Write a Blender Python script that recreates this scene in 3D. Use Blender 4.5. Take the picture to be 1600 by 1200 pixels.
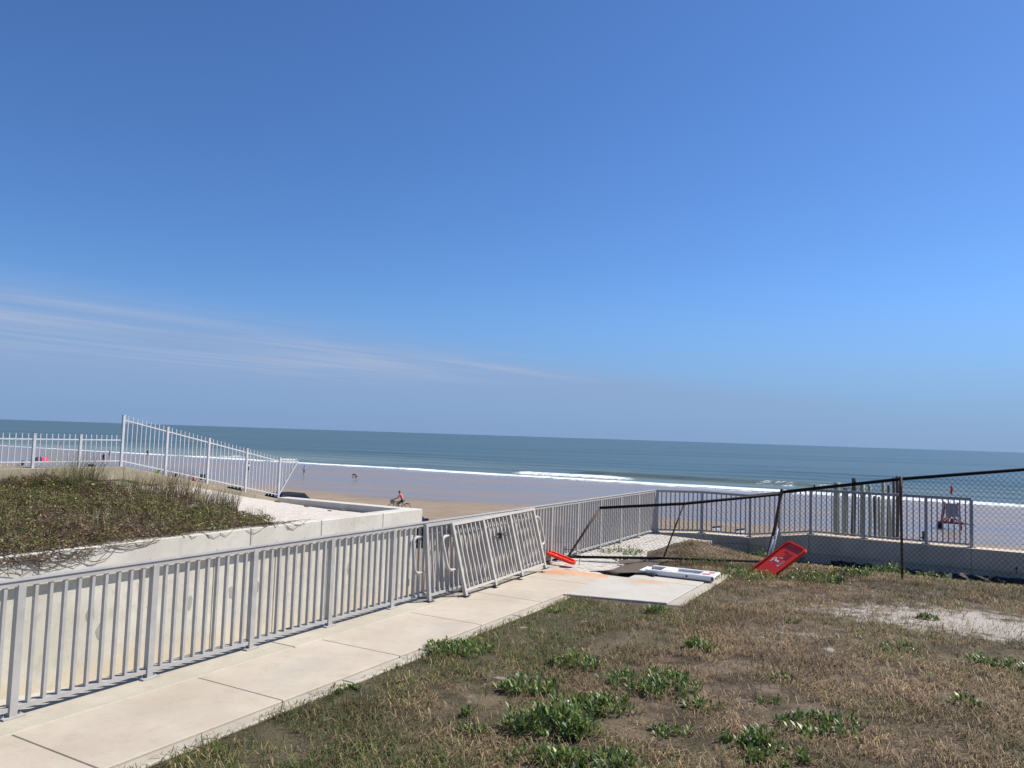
import bpy, math, random
import numpy as np
from mathutils import Vector, Matrix

random.seed(7); RNG = np.random.default_rng(7)
R = math.radians
for o in list(bpy.data.objects): bpy.data.objects.remove(o)
scene = bpy.context.scene
COL = scene.collection

# ------------------------------------------------------------------ camera
F = 1202.0; PITCH = math.atan(81 / F); ROLL = math.atan(52 / 1600.)
CAM = np.array([0, 0, 2.35])
_f = np.array([0, math.cos(PITCH), math.sin(PITCH)])
_u0 = np.array([0, -math.sin(PITCH), math.cos(PITCH)]); _r0 = np.array([1., 0, 0])
_r = _r0 * math.cos(ROLL) + _u0 * math.sin(ROLL)
_u = -_r0 * math.sin(ROLL) + _u0 * math.cos(ROLL)
cd = bpy.data.cameras.new('camera'); cam = bpy.data.objects.new('camera', cd); COL.objects.link(cam)
cd.sensor_width = 36; cd.lens = F / 1600 * 36; cd.clip_end = 90000; cd.clip_start = .05
m = Matrix.Identity(4)
for i in range(3):
    m[i][0] = _r[i]; m[i][1] = _u[i]; m[i][2] = -_f[i]; m[i][3] = CAM[i]
cam.matrix_world = m
scene.camera = cam

def P(x, y, z):
    """photo pixel -> point on the horizontal plane at height z"""
    d = _f + (x - 800) / F * _r - (y - 600) / F * _u
    return Vector(CAM + d * (z - CAM[2]) / d[2])

# ------------------------------------------------------------------ sky, sun, exposure
SUN_AZ = R(68); SUN_EL = R(46)
world = bpy.data.worlds.new('World'); scene.world = world; world.use_nodes = True
nt = world.node_tree; N = nt.nodes; L = nt.links
for x in list(N): N.remove(x)
out = N.new('ShaderNodeOutputWorld'); bg = N.new('ShaderNodeBackground'); bg.inputs[1].default_value = .094
sky = N.new('ShaderNodeTexSky'); sky.sky_type = 'NISHITA'; sky.sun_disc = False
sky.sun_elevation = SUN_EL; sky.sun_rotation = SUN_AZ
sky.altitude = 0; sky.air_density = 1.0; sky.dust_density = .25; sky.ozone_density = 3.2
def wmath(op, a, b=None, c=None):
    n = N.new('ShaderNodeMath'); n.operation = op
    for k, v in enumerate((a, b, c)):
        if v is None: continue
        if isinstance(v, (int, float)): n.inputs[k].default_value = v
        else: L.new(v, n.inputs[k])
    return n.outputs[0]
def wsmooth(v, a, b):
    n = N.new('ShaderNodeMapRange'); n.interpolation_type = 'SMOOTHSTEP'
    L.new(v, n.inputs[0]); n.inputs[1].default_value = a; n.inputs[2].default_value = b
    return n.outputs[0]
tc = N.new('ShaderNodeTexCoord'); sp = N.new('ShaderNodeSeparateXYZ'); L.new(tc.outputs['Generated'], sp.inputs[0])
zc = wmath('MAXIMUM', sp.outputs[2], .012)
cx = wmath('DIVIDE', sp.outputs[0], zc); cy = wmath('DIVIDE', sp.outputs[1], zc)
# cloud layer coordinates: a along the streaks, b across them (the bank lies beyond b = b0)
ca, sa = math.cos(R(47.5)), math.sin(R(47.5))
la = wmath('ADD', wmath('MULTIPLY', cx, ca), wmath('MULTIPLY', cy, sa))
lb = wmath('ADD', wmath('MULTIPLY', cx, -sa), wmath('MULTIPLY', cy, ca))
cv = N.new('ShaderNodeCombineXYZ'); L.new(wmath('MULTIPLY', la, .10), cv.inputs[0]); L.new(wmath('MULTIPLY', lb, .55), cv.inputs[1])
no = N.new('ShaderNodeTexNoise'); no.inputs['Scale'].default_value = 1.0; no.inputs['Detail'].default_value = 7; no.inputs['Roughness'].default_value = .55
L.new(cv.outputs[0], no.inputs['Vector'])
cv2 = N.new('ShaderNodeCombineXYZ'); L.new(wmath('MULTIPLY', la, .35), cv2.inputs[0]); L.new(wmath('MULTIPLY', lb, 1.6), cv2.inputs[1])
no2 = N.new('ShaderNodeTexNoise'); no2.inputs['Scale'].default_value = 1.0; no2.inputs['Detail'].default_value = 6
L.new(cv2.outputs[0], no2.inputs['Vector'])
edge = wmath('ADD', lb, wmath('MULTIPLY', wmath('SUBTRACT', no.outputs[0], .5), 2.6))
bank = wsmooth(edge, 5.4, 8.6)
streak = wmath('MULTIPLY', bank, wsmooth(wmath('MULTIPLY_ADD', no2.outputs[0], .5, wmath('MULTIPLY', no.outputs[0], .5)), .36, .72))
fade = wsmooth(sp.outputs[2], .015, .07)
far = wmath('MULTIPLY', wmath('SUBTRACT', 1.0, wsmooth(edge, 7.4, 17.0)), wmath('SUBTRACT', 1.0, wsmooth(la, 6.5, 12.5)))
bankf = wmath('MULTIPLY', wmath('MULTIPLY', bank, fade), .58)
strf = wmath('MULTIPLY', wmath('MULTIPLY', wmath('MULTIPLY', streak, fade), far), .80)
# low haze towards the horizon
hz = wmath('SUBTRACT', 1.0, wsmooth(sp.outputs[2], .0, .20))
def wmix(f, a, col):
    n = N.new('ShaderNodeMix'); n.data_type = 'RGBA'
    if isinstance(f, float): n.inputs[0].default_value = f
    else: L.new(f, n.inputs[0])
    L.new(a, n.inputs[6])
    if isinstance(col, tuple): n.inputs[7].default_value = (*col, 1)
    else: L.new(col, n.inputs[7])
    return n.outputs[2]
tn_ = N.new('ShaderNodeMix'); tn_.data_type = 'RGBA'; tn_.blend_type = 'MULTIPLY'; tn_.inputs[0].default_value = 1; L.new(sky.outputs[0], tn_.inputs[6]); tn_.inputs[7].default_value = (.47, .685, .99, 1)
c = tn_.outputs[2]
c = wmix(wmath('MULTIPLY', hz, .85), c, (1.62, 2.62, 4.65))
c = wmix(bankf, c, (2.15, 3.0, 4.8))
c = wmix(strf, c, (3.5, 4.0, 5.2))
L.new(c, bg.inputs[0]); L.new(bg.outputs[0], out.inputs[0])

sl = bpy.data.lights.new('sun', 'SUN'); sun = bpy.data.objects.new('sun', sl); COL.objects.link(sun)
sl.energy = 5.0; sl.angle = R(.55); sl.color = (1, .945, .855)
SD3 = Vector((math.sin(SUN_AZ) * math.cos(SUN_EL), math.cos(SUN_AZ) * math.cos(SUN_EL), math.sin(SUN_EL)))
sun.rotation_euler = SD3.to_track_quat('Z', 'Y').to_euler(); sun.location = (30, 12, 40)
vs = scene.view_settings; vs.view_transform = 'Standard'; vs.look = 'None'; vs.gamma = 1; vs.exposure = .46
vs.use_curve_mapping = False

# ------------------------------------------------------------------ path frame: s along the fence towards the sea, d towards the lawn
O2 = Vector((-3.87, 6.25)); U = Vector((.4872, .8733)); NN = Vector((.8733, -.4872))
ANG = math.atan2(U.y, U.x)
def W(s, d, z=0.): return Vector((O2.x + s * U.x + d * NN.x, O2.y + s * U.y + d * NN.y, z))
def SDc(p): q = Vector((p[0] - O2.x, p[1] - O2.y)); return q.dot(U), q.dot(NN)

# ------------------------------------------------------------------ helpers
class MB:
    def __init__(s): s.v = []; s.f = []; s.mi = []; s.m = 0
    def add(s, vs_, fs):
        b = len(s.v); s.v += [tuple(v) for v in vs_]
        for f in fs: s.f.append([i + b for i in f]); s.mi.append(s.m)
    def box(s, lo, hi, M=None):
        x0, y0, z0 = lo; x1, y1, z1 = hi
        vs_ = [Vector(p) for p in ((x0,y0,z0),(x1,y0,z0),(x1,y1,z0),(x0,y1,z0),(x0,y0,z1),(x1,y0,z1),(x1,y1,z1),(x0,y1,z1))]
        if M is not None: vs_ = [M @ v for v in vs_]
        s.add(vs_, [(0,3,2,1),(4,5,6,7),(0,1,5,4),(1,2,6,5),(2,3,7,6),(3,0,4,7)])
    def bar(s, a, b, w, h, up=(0, 0, 1)):
        """box beam from a to b: w across, h along up"""
        a = Vector(a); b = Vector(b); t = (b - a); t.normalize(); up = Vector(up)
        x = t.cross(up); x.normalize(); y = x.cross(t)
        vs_ = []
        for p in (a, b):
            for i, j in ((-1,-1),(1,-1),(1,1),(-1,1)): vs_.append(p + x * (i * w / 2) + y * (j * h / 2))
        s.add(vs_, [(3,2,1,0),(4,5,6,7),(0,1,5,4),(1,2,6,5),(2,3,7,6),(3,0,4,7)])
    def tube(s, pts, r, k=6, cap=True):
        pts = [Vector(p) for p in pts]; rs = r if isinstance(r, (list, tuple)) else [r] * len(pts)
        dv = pts[-1] - pts[0]; ref = Vector((0, 0, 1)) if abs(dv.z) < .8 * dv.length + 1e-9 else Vector((1, 0, 0)); rings = []
        for i, p in enumerate(pts):
            t = (pts[min(i + 1, len(pts) - 1)] - pts[max(i - 1, 0)]); t.normalize()
            x = t.cross(ref)
            if x.length < 1e-3: x = t.cross(Vector((1, 0, 0)))
            x.normalize(); y = x.cross(t)
            rings.append([p + (x * math.cos(2*math.pi*j/k) + y * math.sin(2*math.pi*j/k)) * rs[i] for j in range(k)])
        b = []; 
        for rg in rings: b += rg
        fs = []
        for i in range(len(pts) - 1):
            for j in range(k):
                fs.append((i*k+j, i*k+(j+1)%k, (i+1)*k+(j+1)%k, (i+1)*k+j))
        if cap: fs += [tuple(range(k - 1, -1, -1)), tuple(range((len(pts)-1)*k, len(pts)*k))]
        s.add(b, fs)
    def prism(s, pts, h0, h1, M=None):
        """polygon in xy extruded z h0..h1"""
        k = len(pts); vs_ = [Vector((p[0], p[1], h0)) for p in pts] + [Vector((p[0], p[1], h1)) for p in pts]
        if M is not None: vs_ = [M @ v for v in vs_]
        s.add(vs_, [tuple(range(k-1, -1, -1)), tuple(range(k, 2*k))] + [(i, (i+1)%k, k+(i+1)%k, k+i) for i in range(k)])
    def mesh(s, name, mats, smooth=False):
        me = bpy.data.meshes.new(name); me.from_pydata(s.v, [], s.f)
        for mm in (mats if isinstance(mats, (list, tuple)) else [mats]): me.materials.append(mm)
        if any(s.mi): me.polygons.foreach_set('material_index', s.mi)
        if smooth: me.polygons.foreach_set('use_smooth', [True] * len(s.f))
        me.update(); return me
    def build(s, name, mats, parent=None, smooth=False, bevel=0):
        o = link(name, s.mesh(name, mats, smooth), parent)
        if bevel:
            b = o.modifiers.new('b', 'BEVEL'); b.width = bevel; b.segments = 1; b.limit_method = 'ANGLE'
        return o
def link(name, me, parent=None, loc=None, rotz=None):
    o = bpy.data.objects.new(name, me); COL.objects.link(o)
    if parent is not None: o.parent = parent
    if loc is not None: o.location = loc
    if rotz is not None: o.rotation_euler = (0, 0, rotz)
    return o
def tag(o, label=None, cat=None, group=None, kind=None):
    for k, v in (('label', label), ('category', cat), ('group', group), ('kind', kind)):
        if v: o[k] = v
    return o
def thing(name, label, cat, loc=(0, 0, 0), rotz=0, group=None, M=None):
    o = bpy.data.objects.new(name, None); COL.objects.link(o); o.empty_display_size = .2
    if M is not None: o.matrix_world = M
    else: o.location = loc; o.rotation_euler = (0, 0, rotz)
    return tag(o, label, cat, group)
def npmesh(name, verts, faces, mat, parent=None, cols=None, smooth=False, uniform=None):
    """verts (n,3) array, faces (m,k) array"""
    verts = np.asarray(verts, np.float32); faces = np.asarray(faces, np.int32); k = faces.shape[1]
    me = bpy.data.meshes.new(name); me.vertices.add(len(verts)); me.vertices.foreach_set('co', verts.ravel())
    me.loops.add(faces.size); me.loops.foreach_set('vertex_index', faces.ravel())
    me.polygons.add(len(faces)); me.polygons.foreach_set('loop_start', np.arange(0, faces.size, k, dtype=np.int32))
    if smooth: me.polygons.foreach_set('use_smooth', np.ones(len(faces), bool))
    me.update(calc_edges=True)
    if cols is not None:
        for nm, arr in cols.items():
            arr = np.asarray(arr, np.float32)
            if arr.ndim == 1: a = me.attributes.new(nm, 'FLOAT', 'POINT'); a.data.foreach_set('value', arr)
            else:
                a = me.attributes.new(nm, 'FLOAT_COLOR', 'POINT')
                a.data.foreach_set('color', np.concatenate([arr, np.ones((len(arr), 1), np.float32)], 1).ravel())
    me.materials.append(mat)
    return link(name, me, parent)
_G = np.random.default_rng(3).random((256, 256))
def vnoise(x, y, sc=1.):
    x = np.asarray(x) * sc + 100; y = np.asarray(y) * sc + 100
    xi = np.floor(x).astype(int); yi = np.floor(y).astype(int); fx = x - xi; fy = y - yi
    fx = fx * fx * (3 - 2 * fx); fy = fy * fy * (3 - 2 * fy)
    g = lambda a, b: _G[a % 256, b % 256]
    return (g(xi, yi) * (1 - fx) + g(xi + 1, yi) * fx) * (1 - fy) + (g(xi, yi + 1) * (1 - fx) + g(xi + 1, yi + 1) * fx) * fy
def fbm(x, y, sc=1., o=4):
    t = 0; a = .5; w = 0
    for i in range(o): t = t + a * vnoise(x + 17 * i, y - 9 * i, sc * 2 ** i); w += a; a *= .55
    return t / w
def sstep(v, a, b): t = np.clip((np.asarray(v, float) - a) / (b - a), 0, 1); return t * t * (3 - 2 * t)

# ------------------------------------------------------------------ materials
class Mat:
    def __init__(s, name):
        s.m = bpy.data.materials.new(name); s.m.use_nodes = True; s.t = s.m.node_tree; s.n = s.t.nodes; s.l = s.t.links
        s.p = s.n['Principled BSDF']; s.geo = s.n.new('ShaderNodeNewGeometry'); s.pos = s.geo.outputs['Position']
    def put(s, sock, v):
        if isinstance(v, tuple): s.p.inputs[sock].default_value = (*v, 1) if len(v) == 3 else v
        elif isinstance(v, (int, float)): s.p.inputs[sock].default_value = v
        else: s.l.new(v, s.p.inputs[sock])
    def noise(s, scale, detail=5, rough=.55, vec=None, stretch=None):
        v = vec or s.pos
        if stretch:
            mp = s.n.new('ShaderNodeMapping'); s.l.new(v, mp.inputs[0])
            mp.inputs['Rotation'].default_value = (0, 0, stretch[3] if len(stretch) > 3 else 0); mp.inputs['Scale'].default_value = stretch[:3]; v = mp.outputs[0]
        n = s.n.new('ShaderNodeTexNoise'); n.inputs['Scale'].default_value = scale; n.inputs['Detail'].default_value = detail
        n.inputs['Roughness'].default_value = rough; s.l.new(v, n.inputs['Vector']); return n.outputs[0]
    def ramp(s, v, a, b, smooth=True):
        n = s.n.new('ShaderNodeMapRange'); n.interpolation_type = 'SMOOTHSTEP' if smooth else 'LINEAR'
        s.l.new(v, n.inputs[0]); n.inputs[1].default_value = a; n.inputs[2].default_value = b; return n.outputs[0]
    def math(s, op, a, b=None):
        n = s.n.new('ShaderNodeMath'); n.operation = op
        for k, v in enumerate((a, b)):
            if v is None: continue
            if isinstance(v, (int, float)): n.inputs[k].default_value = v
            else: s.l.new(v, n.inputs[k])
        return n.outputs[0]
    def mix(s, f, a, b):
        n = s.n.new('ShaderNodeMix'); n.data_type = 'RGBA'
        for k, v in ((0, f), (6, a), (7, b)):
            if isinstance(v, tuple): n.inputs[k].default_value = (*v, 1)
            elif isinstance(v, (int, float)): n.inputs[k].default_value = v
            else: s.l.new(v, n.inputs[k])
        return n.outputs[2]
    def attr(s, name):
        n = s.n.new('ShaderNodeAttribute'); n.attribute_name = name; return n
    def bump(s, h, strength=.3, dist=.01):
        b = s.n.new('ShaderNodeBump'); b.inputs['Strength'].default_value = strength; b.inputs['Distance'].default_value = dist
        s.l.new(h, b.inputs['Height']); s.l.new(b.outputs[0], s.p.inputs['Normal'])
    def spot(s, c, rx, ry, ang=ANG):
        """0..1 mask round a world point, ellipse axes along s and d"""
        sub = s.n.new('ShaderNodeVectorMath'); sub.operation = 'SUBTRACT'; s.l.new(s.pos, sub.inputs[0]); sub.inputs[1].default_value = c
        mp = s.n.new('ShaderNodeVectorRotate'); mp.rotation_type = 'Z_AXIS'; s.l.new(sub.outputs[0], mp.inputs[0]); mp.inputs['Angle'].default_value = -ang
        sc = s.n.new('ShaderNodeVectorMath'); sc.operation = 'MULTIPLY'; s.l.new(mp.outputs[0], sc.inputs[0]); sc.inputs[1].default_value = (1 / rx, 1 / ry, 0)
        ln = s.n.new('ShaderNodeVectorMath'); ln.operation = 'LENGTH'; s.l.new(sc.outputs[0], ln.inputs[0]); return ln.outputs['Value']
def simple(name, c1, c2, sc=6, rough=.6, bump=.2, bdist=.004, metal=0, spec=.5):
    k = Mat(name); n = k.noise(sc); k.put('Base Color', k.mix(k.ramp(n, .3, .7), c1, c2)); k.put('Roughness', rough); k.put('Metallic', metal)
    k.put('Specular IOR Level', spec)
    if bump: k.bump(k.noise(sc * 6), bump, bdist)
    return k.m

def concrete(name, c1, c2, dark, stains=(), grit=140, rough=.85, streaks=False, rust=(), low=None):
    k = Mat(name)
    col = k.mix(k.ramp(k.noise(1.3, 6), .3, .7), c1, c2)
    col = k.mix(k.math('MULTIPLY', k.ramp(k.noise(5.5, 8, .7), .48, .75), .6), col, dark)
    col = k.mix(k.math('MULTIPLY', k.ramp(k.noise(.55, 5, .6), .45, .70), .40), col, tuple(x * .92 for x in dark))
    if streaks:
        st = k.noise(3.0, 5, .6, stretch=(2.2, 2.2, .25))
        col = k.mix(k.math('MULTIPLY', k.ramp(st, .55, .75), .5), col, dark)
    fine = k.noise(grit, 3)
    col = k.mix(k.math('MULTIPLY', k.ramp(fine, .35, .7), .22), col, tuple(x * .6 for x in c1))
    if low:
        sx = k.n.new('ShaderNodeSeparateXYZ'); k.l.new(k.pos, sx.inputs[0])
        zz = k.math('ADD', sx.outputs[2], k.math('MULTIPLY', k.math('SUBTRACT', k.noise(1.6, 5), .5), .9))
        col = k.mix(k.math('MULTIPLY', k.math('SUBTRACT', 1.0, k.ramp(zz, low[0], low[1])), .3), col, low[2])
    for c, rx, ry, cc, amt in rust:
        ms = k.math('SUBTRACT', 1.0, k.ramp(k.math('ADD', k.spot(c, rx, ry), k.math('MULTIPLY', k.math('SUBTRACT', k.noise(7, 5), .5), 1.4)), .2, 1.0))
        col = k.mix(k.math('MULTIPLY', ms, amt), col, cc)
    k.put('Base Color', col); k.put('Roughness', rough); k.put('Specular IOR Level', .3)
    k.bump(k.math('ADD', k.math('MULTIPLY', fine, .5), k.noise(18, 6)), .35, .006)
    return k.m

RUST = (.55, .27, .09)
path_rust = [(tuple(W(2.2, .9, 0)), .8, .35, (.36, .33, .28), .35), (tuple(W(4.4, 1.2, 0)), .5, .3, (.34, .31, .26), .35), (tuple(W(.6, .7, 0)), .6, .3, (.38, .34, .28), .35), (tuple(W(6.6, .8, 0)), .7, .4, (.37, .33, .27), .3), (tuple(W(9.0, .9, 0)), .45, 1.1, (.62, .30, .14), .75), (tuple(W(8.7, .5, 0)), .35, .5, (.50, .20, .10), .6), (tuple(W(9.0, 1.6, 0)), .3, .5, RUST, .6)]
pad_rust = [(tuple(W(8.9, 2.15, 0)), .22, .5, RUST, .65), (tuple(W(10.4, 2.0, 0)), .3, .3, (.4, .15, .05), .8), (tuple(W(9.4, 2.5, 0)), .2, .5, (.6, .4, .2), .4)]
M_path = concrete('sidewalk_concrete', (.46, .395, .31), (.52, .455, .37), (.36, .305, .235), rust=path_rust)
M_strip = concrete('edge_strip_concrete', (.42, .375, .29), (.49, .445, .36), (.33, .29, .22))
M_pad = concrete('pad_concrete', (.46, .43, .37), (.52, .49, .43), (.39, .36, .31), rust=pad_rust)
M_curb = concrete('curb_concrete', (.40, .36, .29), (.47, .42, .34), (.30, .26, .2), grit=70)
M_cap = concrete('wall_cap_concrete', (.54, .51, .44), (.62, .59, .52), (.42, .39, .32), streaks=True)
M_panel = concrete('wall_panel_concrete', (.52, .49, .41), (.62, .59, .50), (.36, .34, .28), streaks=True, low=(-1.75, -1.35, (.60, .42, .22)))
M_patch = concrete('wall_patch_mortar', (.30, .29, .25), (.36, .35, .30), (.24, .23, .2))
M_sea = concrete('seawall_concrete', (.57, .47, .345), (.66, .56, .42), (.40, .33, .24), streaks=True)
M_back = concrete('weathered_wall_concrete', (.30, .26, .19), (.42, .36, .26), (.17, .15, .11), streaks=True)
M_paver = concrete('paver_concrete', (.50, .46, .40), (.60, .56, .50), (.38, .34, .29))
M_ramp = concrete('ramp_shell_concrete', (.40, .38, .33), (.50, .48, .43), (.42, .40, .36), grit=26)
M_alu = simple('grey_powder_coat', (.365, .35, .33), (.42, .405, .385), 9, .5, .05, spec=.25)
M_alu_sunlit = simple('sunlit_grey_powder_coat', (.44, .41, .37), (.50, .47, .43), 9, .5, .05, spec=.25)  # paler copy of the railing grey, sunlight on the tilted panel put into the colour
M_white = simple('white_fence_paint', (.50, .50, .49), (.58, .58, .57), 8, .4, .03)
M_black = simple('black_vinyl', (.008, .008, .009), (.014, .013, .013), 20, .7, .1, spec=.15)
M_rusty = simple('rusted_black_pipe', (.03, .022, .02), (.16, .07, .045), 22, .75, .3)
M_wire = simple('black_wire', (.015, .015, .017), (.03, .028, .028), 30, .5, 0)
M_soil = simple('dark_soil', (.07, .05, .035), (.13, .095, .065), 9, .95, .6, .02)
M_fabric = simple('black_silt_fabric', (.010, .010, .011), (.028, .027, .027), 14, .75, .5, .01)
M_matting = simple('brown_erosion_mat', (.075, .056, .042), (.13, .10, .075), 25, .95, .6, .01)
M_pile = simple('weathered_pile_wood', (.25, .26, .17), (.36, .36, .25), 5, .85, .5, .02)
M_piledark = simple('dark_pile_wood', (.05, .045, .035), (.11, .10, .08), 5, .85, .5, .02)
M_red = simple('red_plastic', (.76, .030, .008), (.82, .045, .012), 4, .38, .05)
M_red_shade = simple('recess_shade_red', (.30, .012, .008), (.36, .02, .01), 6, .5, .05)  # darker red that paints the shade of moulded recesses
M_whitep = simple('white_plastic', (.74, .73, .70), (.80, .79, .76), 5, .45, .08)
M_greyp = simple('grey_board', (.22, .23, .26), (.27, .28, .31), 5, .6, .05)
M_redw = simple('red_tower_paint', (.30, .015, .02), (.38, .02, .025), 5, .5, .05)
M_dark = simple('dark_plastic', (.02, .02, .022), (.03, .03, .033), 8, .5, 0)
M_rubber = simple('tyre_rubber', (.018, .018, .019), (.028, .028, .028), 30, .8, .1)
M_chrome = simple('bare_metal', (.45, .45, .46), (.55, .55, .56), 9, .3, 0, metal=.9)
M_stone = simple('pale_stone', (.62, .58, .50), (.72, .68, .60), 30, .8, .3, .004)
M_sticker = simple('red_reflector', (.5, .12, .12), (.55, .16, .15), 20, .4, 0)

def foliage(name, rough=.5, trans=.25, spec=.4):
    k = Mat(name); a = k.attr('tint'); k.put('Base Color', a.outputs['Color']); k.put('Roughness', rough); k.put('Specular IOR Level', spec)
    k.put('Subsurface Weight', 0.0)
    tr = k.n.new('ShaderNodeBsdfTranslucent'); k.l.new(a.outputs['Color'], tr.inputs[0])
    mx = k.n.new('ShaderNodeMixShader'); mx.inputs[0].default_value = trans
    k.l.new(k.p.outputs[0], mx.inputs[1]); k.l.new(tr.outputs[0], mx.inputs[2]); k.l.new(mx.outputs[0], k.n['Material Output'].inputs[0])
    return k.m
M_leaf = foliage('weed_leaf', .42, .3); M_blade = foliage('grass_blade', .6, .25, .25); M_dune = foliage('dune_leaf', .6, .25, .25)

# ------------------------------------------------------------------ SETTING: beach
def beach_z(s): return -2.9 - .0265 * (np.asarray(s, float) - 14)
def grid(name, S, D, zf, mat, cols=None, smooth=True, warp=None):
    SS, DD = np.meshgrid(S, D, indexing='ij')
    if warp is not None: SS, DD = warp(SS, DD)
    X = O2.x + SS * U.x + DD * NN.x; Yy = O2.y + SS * U.y + DD * NN.y; Z = zf(SS, DD)
    ni, nj = SS.shape; idx = np.arange(ni * nj).reshape(ni, nj)
    f = np.stack([idx[:-1, :-1].ravel(), idx[:-1, 1:].ravel(), idx[1:, 1:].ravel(), idx[1:, :-1].ravel()], 1)
    c = {k: v(SS, DD).ravel() for k, v in cols.items()} if cols else None
    return npmesh(name, np.stack([X.ravel(), Yy.ravel(), Z.ravel()], 1), f, mat, cols=c, smooth=smooth)
k = Mat('beach_sand')
pw = k.n.new('ShaderNodeVectorMath'); pw.operation = 'DOT_PRODUCT'; k.l.new(k.pos, pw.inputs[0]); pw.inputs[1].default_value = (U.x, U.y, 0)
sc_ = k.math('SUBTRACT', pw.outputs['Value'], O2.x * U.x + O2.y * U.y)
lown = k.noise(.035, 4, .5, stretch=(1, .22, 1, -ANG + math.pi / 2)); streakn = k.noise(.11, 5, .6, stretch=(.25, 1.6, 1, -ANG + math.pi / 2))
wet = k.ramp(k.math('ADD', sc_, k.math('MULTIPLY', k.math('SUBTRACT', lown, .5), 22)), 54, 62)
pool = k.ramp(streakn, .42, .62)
dry = k.mix(k.ramp(k.noise(.5, 6), .3, .7), (.235, .185, .14), (.285, .228, .175))
wetc = k.mix(pool, (.245, .19, .145), (.195, .155, .125))
k.put('Base Color', k.mix(wet, dry, wetc))
k.put('Roughness', k.math('SUBTRACT', .95, k.math('MULTIPLY', wet, k.math('ADD', .60, k.math('MULTIPLY', pool, .17)))))
k.put('Specular IOR Level', k.math('MULTIPLY', wet, .30))
k.bump(k.noise(1.6, 5), .12, .03)
M_beach = k.m
Sb = np.concatenate([np.linspace(13.2, 60, 30), np.linspace(62, 200, 60)]); Db = np.concatenate([-np.geomspace(900, 12, 40), np.linspace(-11, 11, 30), np.geomspace(12, 900, 40)])
def bz(s, d): return beach_z(s) + .10 * (fbm(s, d, .05) - .5) * sstep(s, 20, 40)
tag(grid('beach', Sb, Db, bz, M_beach), kind='structure')

# ------------------------------------------------------------------ sea
SEA = -6.2
def shore(d): return 138.5 - .00022 * (d + 20) ** 2 * (np.abs(d) < 300) + 3.2 * (fbm(d, d * 0 + 4, .02) - .5) + 1.2 * (fbm(d, d * 0 + 9, .11) - .5)
def ridge(x, front, back): return np.where(x < 0, np.exp(-(x / front) ** 2), np.exp(-(x / back) ** 2))
def breakers(s, d):
    """list of (centre, amplitude, foam)"""
    sh = shore(d); r = []
    a1 = .25 + .55 * sstep(fbm(d, d * 0 + 31, .018), .38, .6)
    r.append((sh + 5.5 + 3 * (fbm(d, d * 0 + 2, .03) - .5), .28 * a1 + .1, .35 + 1.1 * fbm(d, d * 0 + 66, .045)))
    a2 = .8 * sstep(fbm(d + 60, d * 0 + 55, .02), .50, .66)
    r.append((sh + 15 + 5 * (fbm(d, d * 0 + 12, .02) - .5), .55 * a2 + .12, a2))
    a3 = sstep(fbm(d + 25, d * 0 + 77, .009), .50, .62)
    r.append((sh + 27 + 6 * (fbm(d, d * 0 + 22, .015) - .5), .75 * a3 + .2, .55 * a3 * sstep(fbm(d, d * 0 + 5, .05), .5, .62)))
    for j, off in enumerate((44, 62, 85, 112)):
        r.append((sh + off + 8 * (fbm(d, d * 0 + 40 + j, .01) - .5), .38 * (.3 + fbm(d, d * 0 + 90 + j, .012)), 0))
    return r
def sea_z(s, d):
    z = np.full_like(s, SEA)
    for c_, a, fo in breakers(s, d): z = z + a * ridge(s - c_, 1.3, 4.5)
    fo = 1 - sstep(s, 300, 700)
    return z + .10 * (fbm(s * 2.2, d * .5, .12) - .5) * fo * sstep(s, 150, 170)
def sea_foam(s, d):
    sh = shore(d); f = np.zeros_like(s)
    f = np.maximum(f, (.35 + .75 * fbm(d, d * 0 + 8, .06)) * np.exp(-((s - sh - .3) / .9) ** 2))                       # thin edge of the wash
    f = np.maximum(f, .42 * sstep(s, sh - .5, sh + 1) * (1 - sstep(s, sh + 3, sh + 15)))  # spent foam
    for c_, a, fo in breakers(s, d):
        f = np.maximum(f, fo * ridge(s - c_ + .6, 2.6, 1.3) * 1.15)
    return np.clip(f, 0, 1)
k = Mat('sea_water')
fo = k.attr('foam').outputs['Fac']; fn = k.noise(.55, 6, .65, stretch=(.6, 1.6, 1, -ANG + math.pi / 2)); fn2 = k.noise(2.2, 4)
foam = k.ramp(k.math('ADD', fo, k.math('MULTIPLY', k.math('SUBTRACT', k.math('ADD', k.math('MULTIPLY', fn, .65), k.math('MULTIPLY', fn2, .35)), .5), 2.7)), .42, .80)
foam = k.math('MULTIPLY', foam, k.ramp(fo, .03, .25))
dep = k.attr('depth').outputs['Fac']
bandn = k.noise(.02, 5, .6, stretch=(.12, 1, 1, -ANG + math.pi / 2)); bandf = k.noise(.0035, 5, .6, stretch=(.10, 1, 1, -ANG + math.pi / 2))
wc = k.mix(dep, (.17, .215, .19), (.066, .108, .110))
wc = k.mix(k.math('MULTIPLY', k.ramp(bandn, .42, .62), .6), wc, (.034, .066, .076))
wc = k.mix(k.math('MULTIPLY', k.ramp(bandf, .42, .64), .35), wc, (.075, .122, .128))
k.put('Base Color', k.mix(foam, wc, (.78, .80, .80)))
k.put('Roughness', k.mix(foam, (.33, .33, .33), (.9, .9, .9))); k.put('IOR', 1.33); k.put('Specular IOR Level', .26)
w1 = k.noise(.22, 5, .6, stretch=(.35, 1, 1, -ANG + math.pi / 2)); w2 = k.noise(1.4, 4, .6, stretch=(.6, 1, 1, -ANG + math.pi / 2))
k.bump(k.math('ADD', k.math('MULTIPLY', w1, 1.0), k.math('MULTIPLY', w2, .22)), .9, .55)
M_water = k.m
Ss = np.concatenate([np.linspace(128, 185, 96), np.linspace(186, 330, 90), np.geomspace(335, 60000, 40)])
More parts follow.
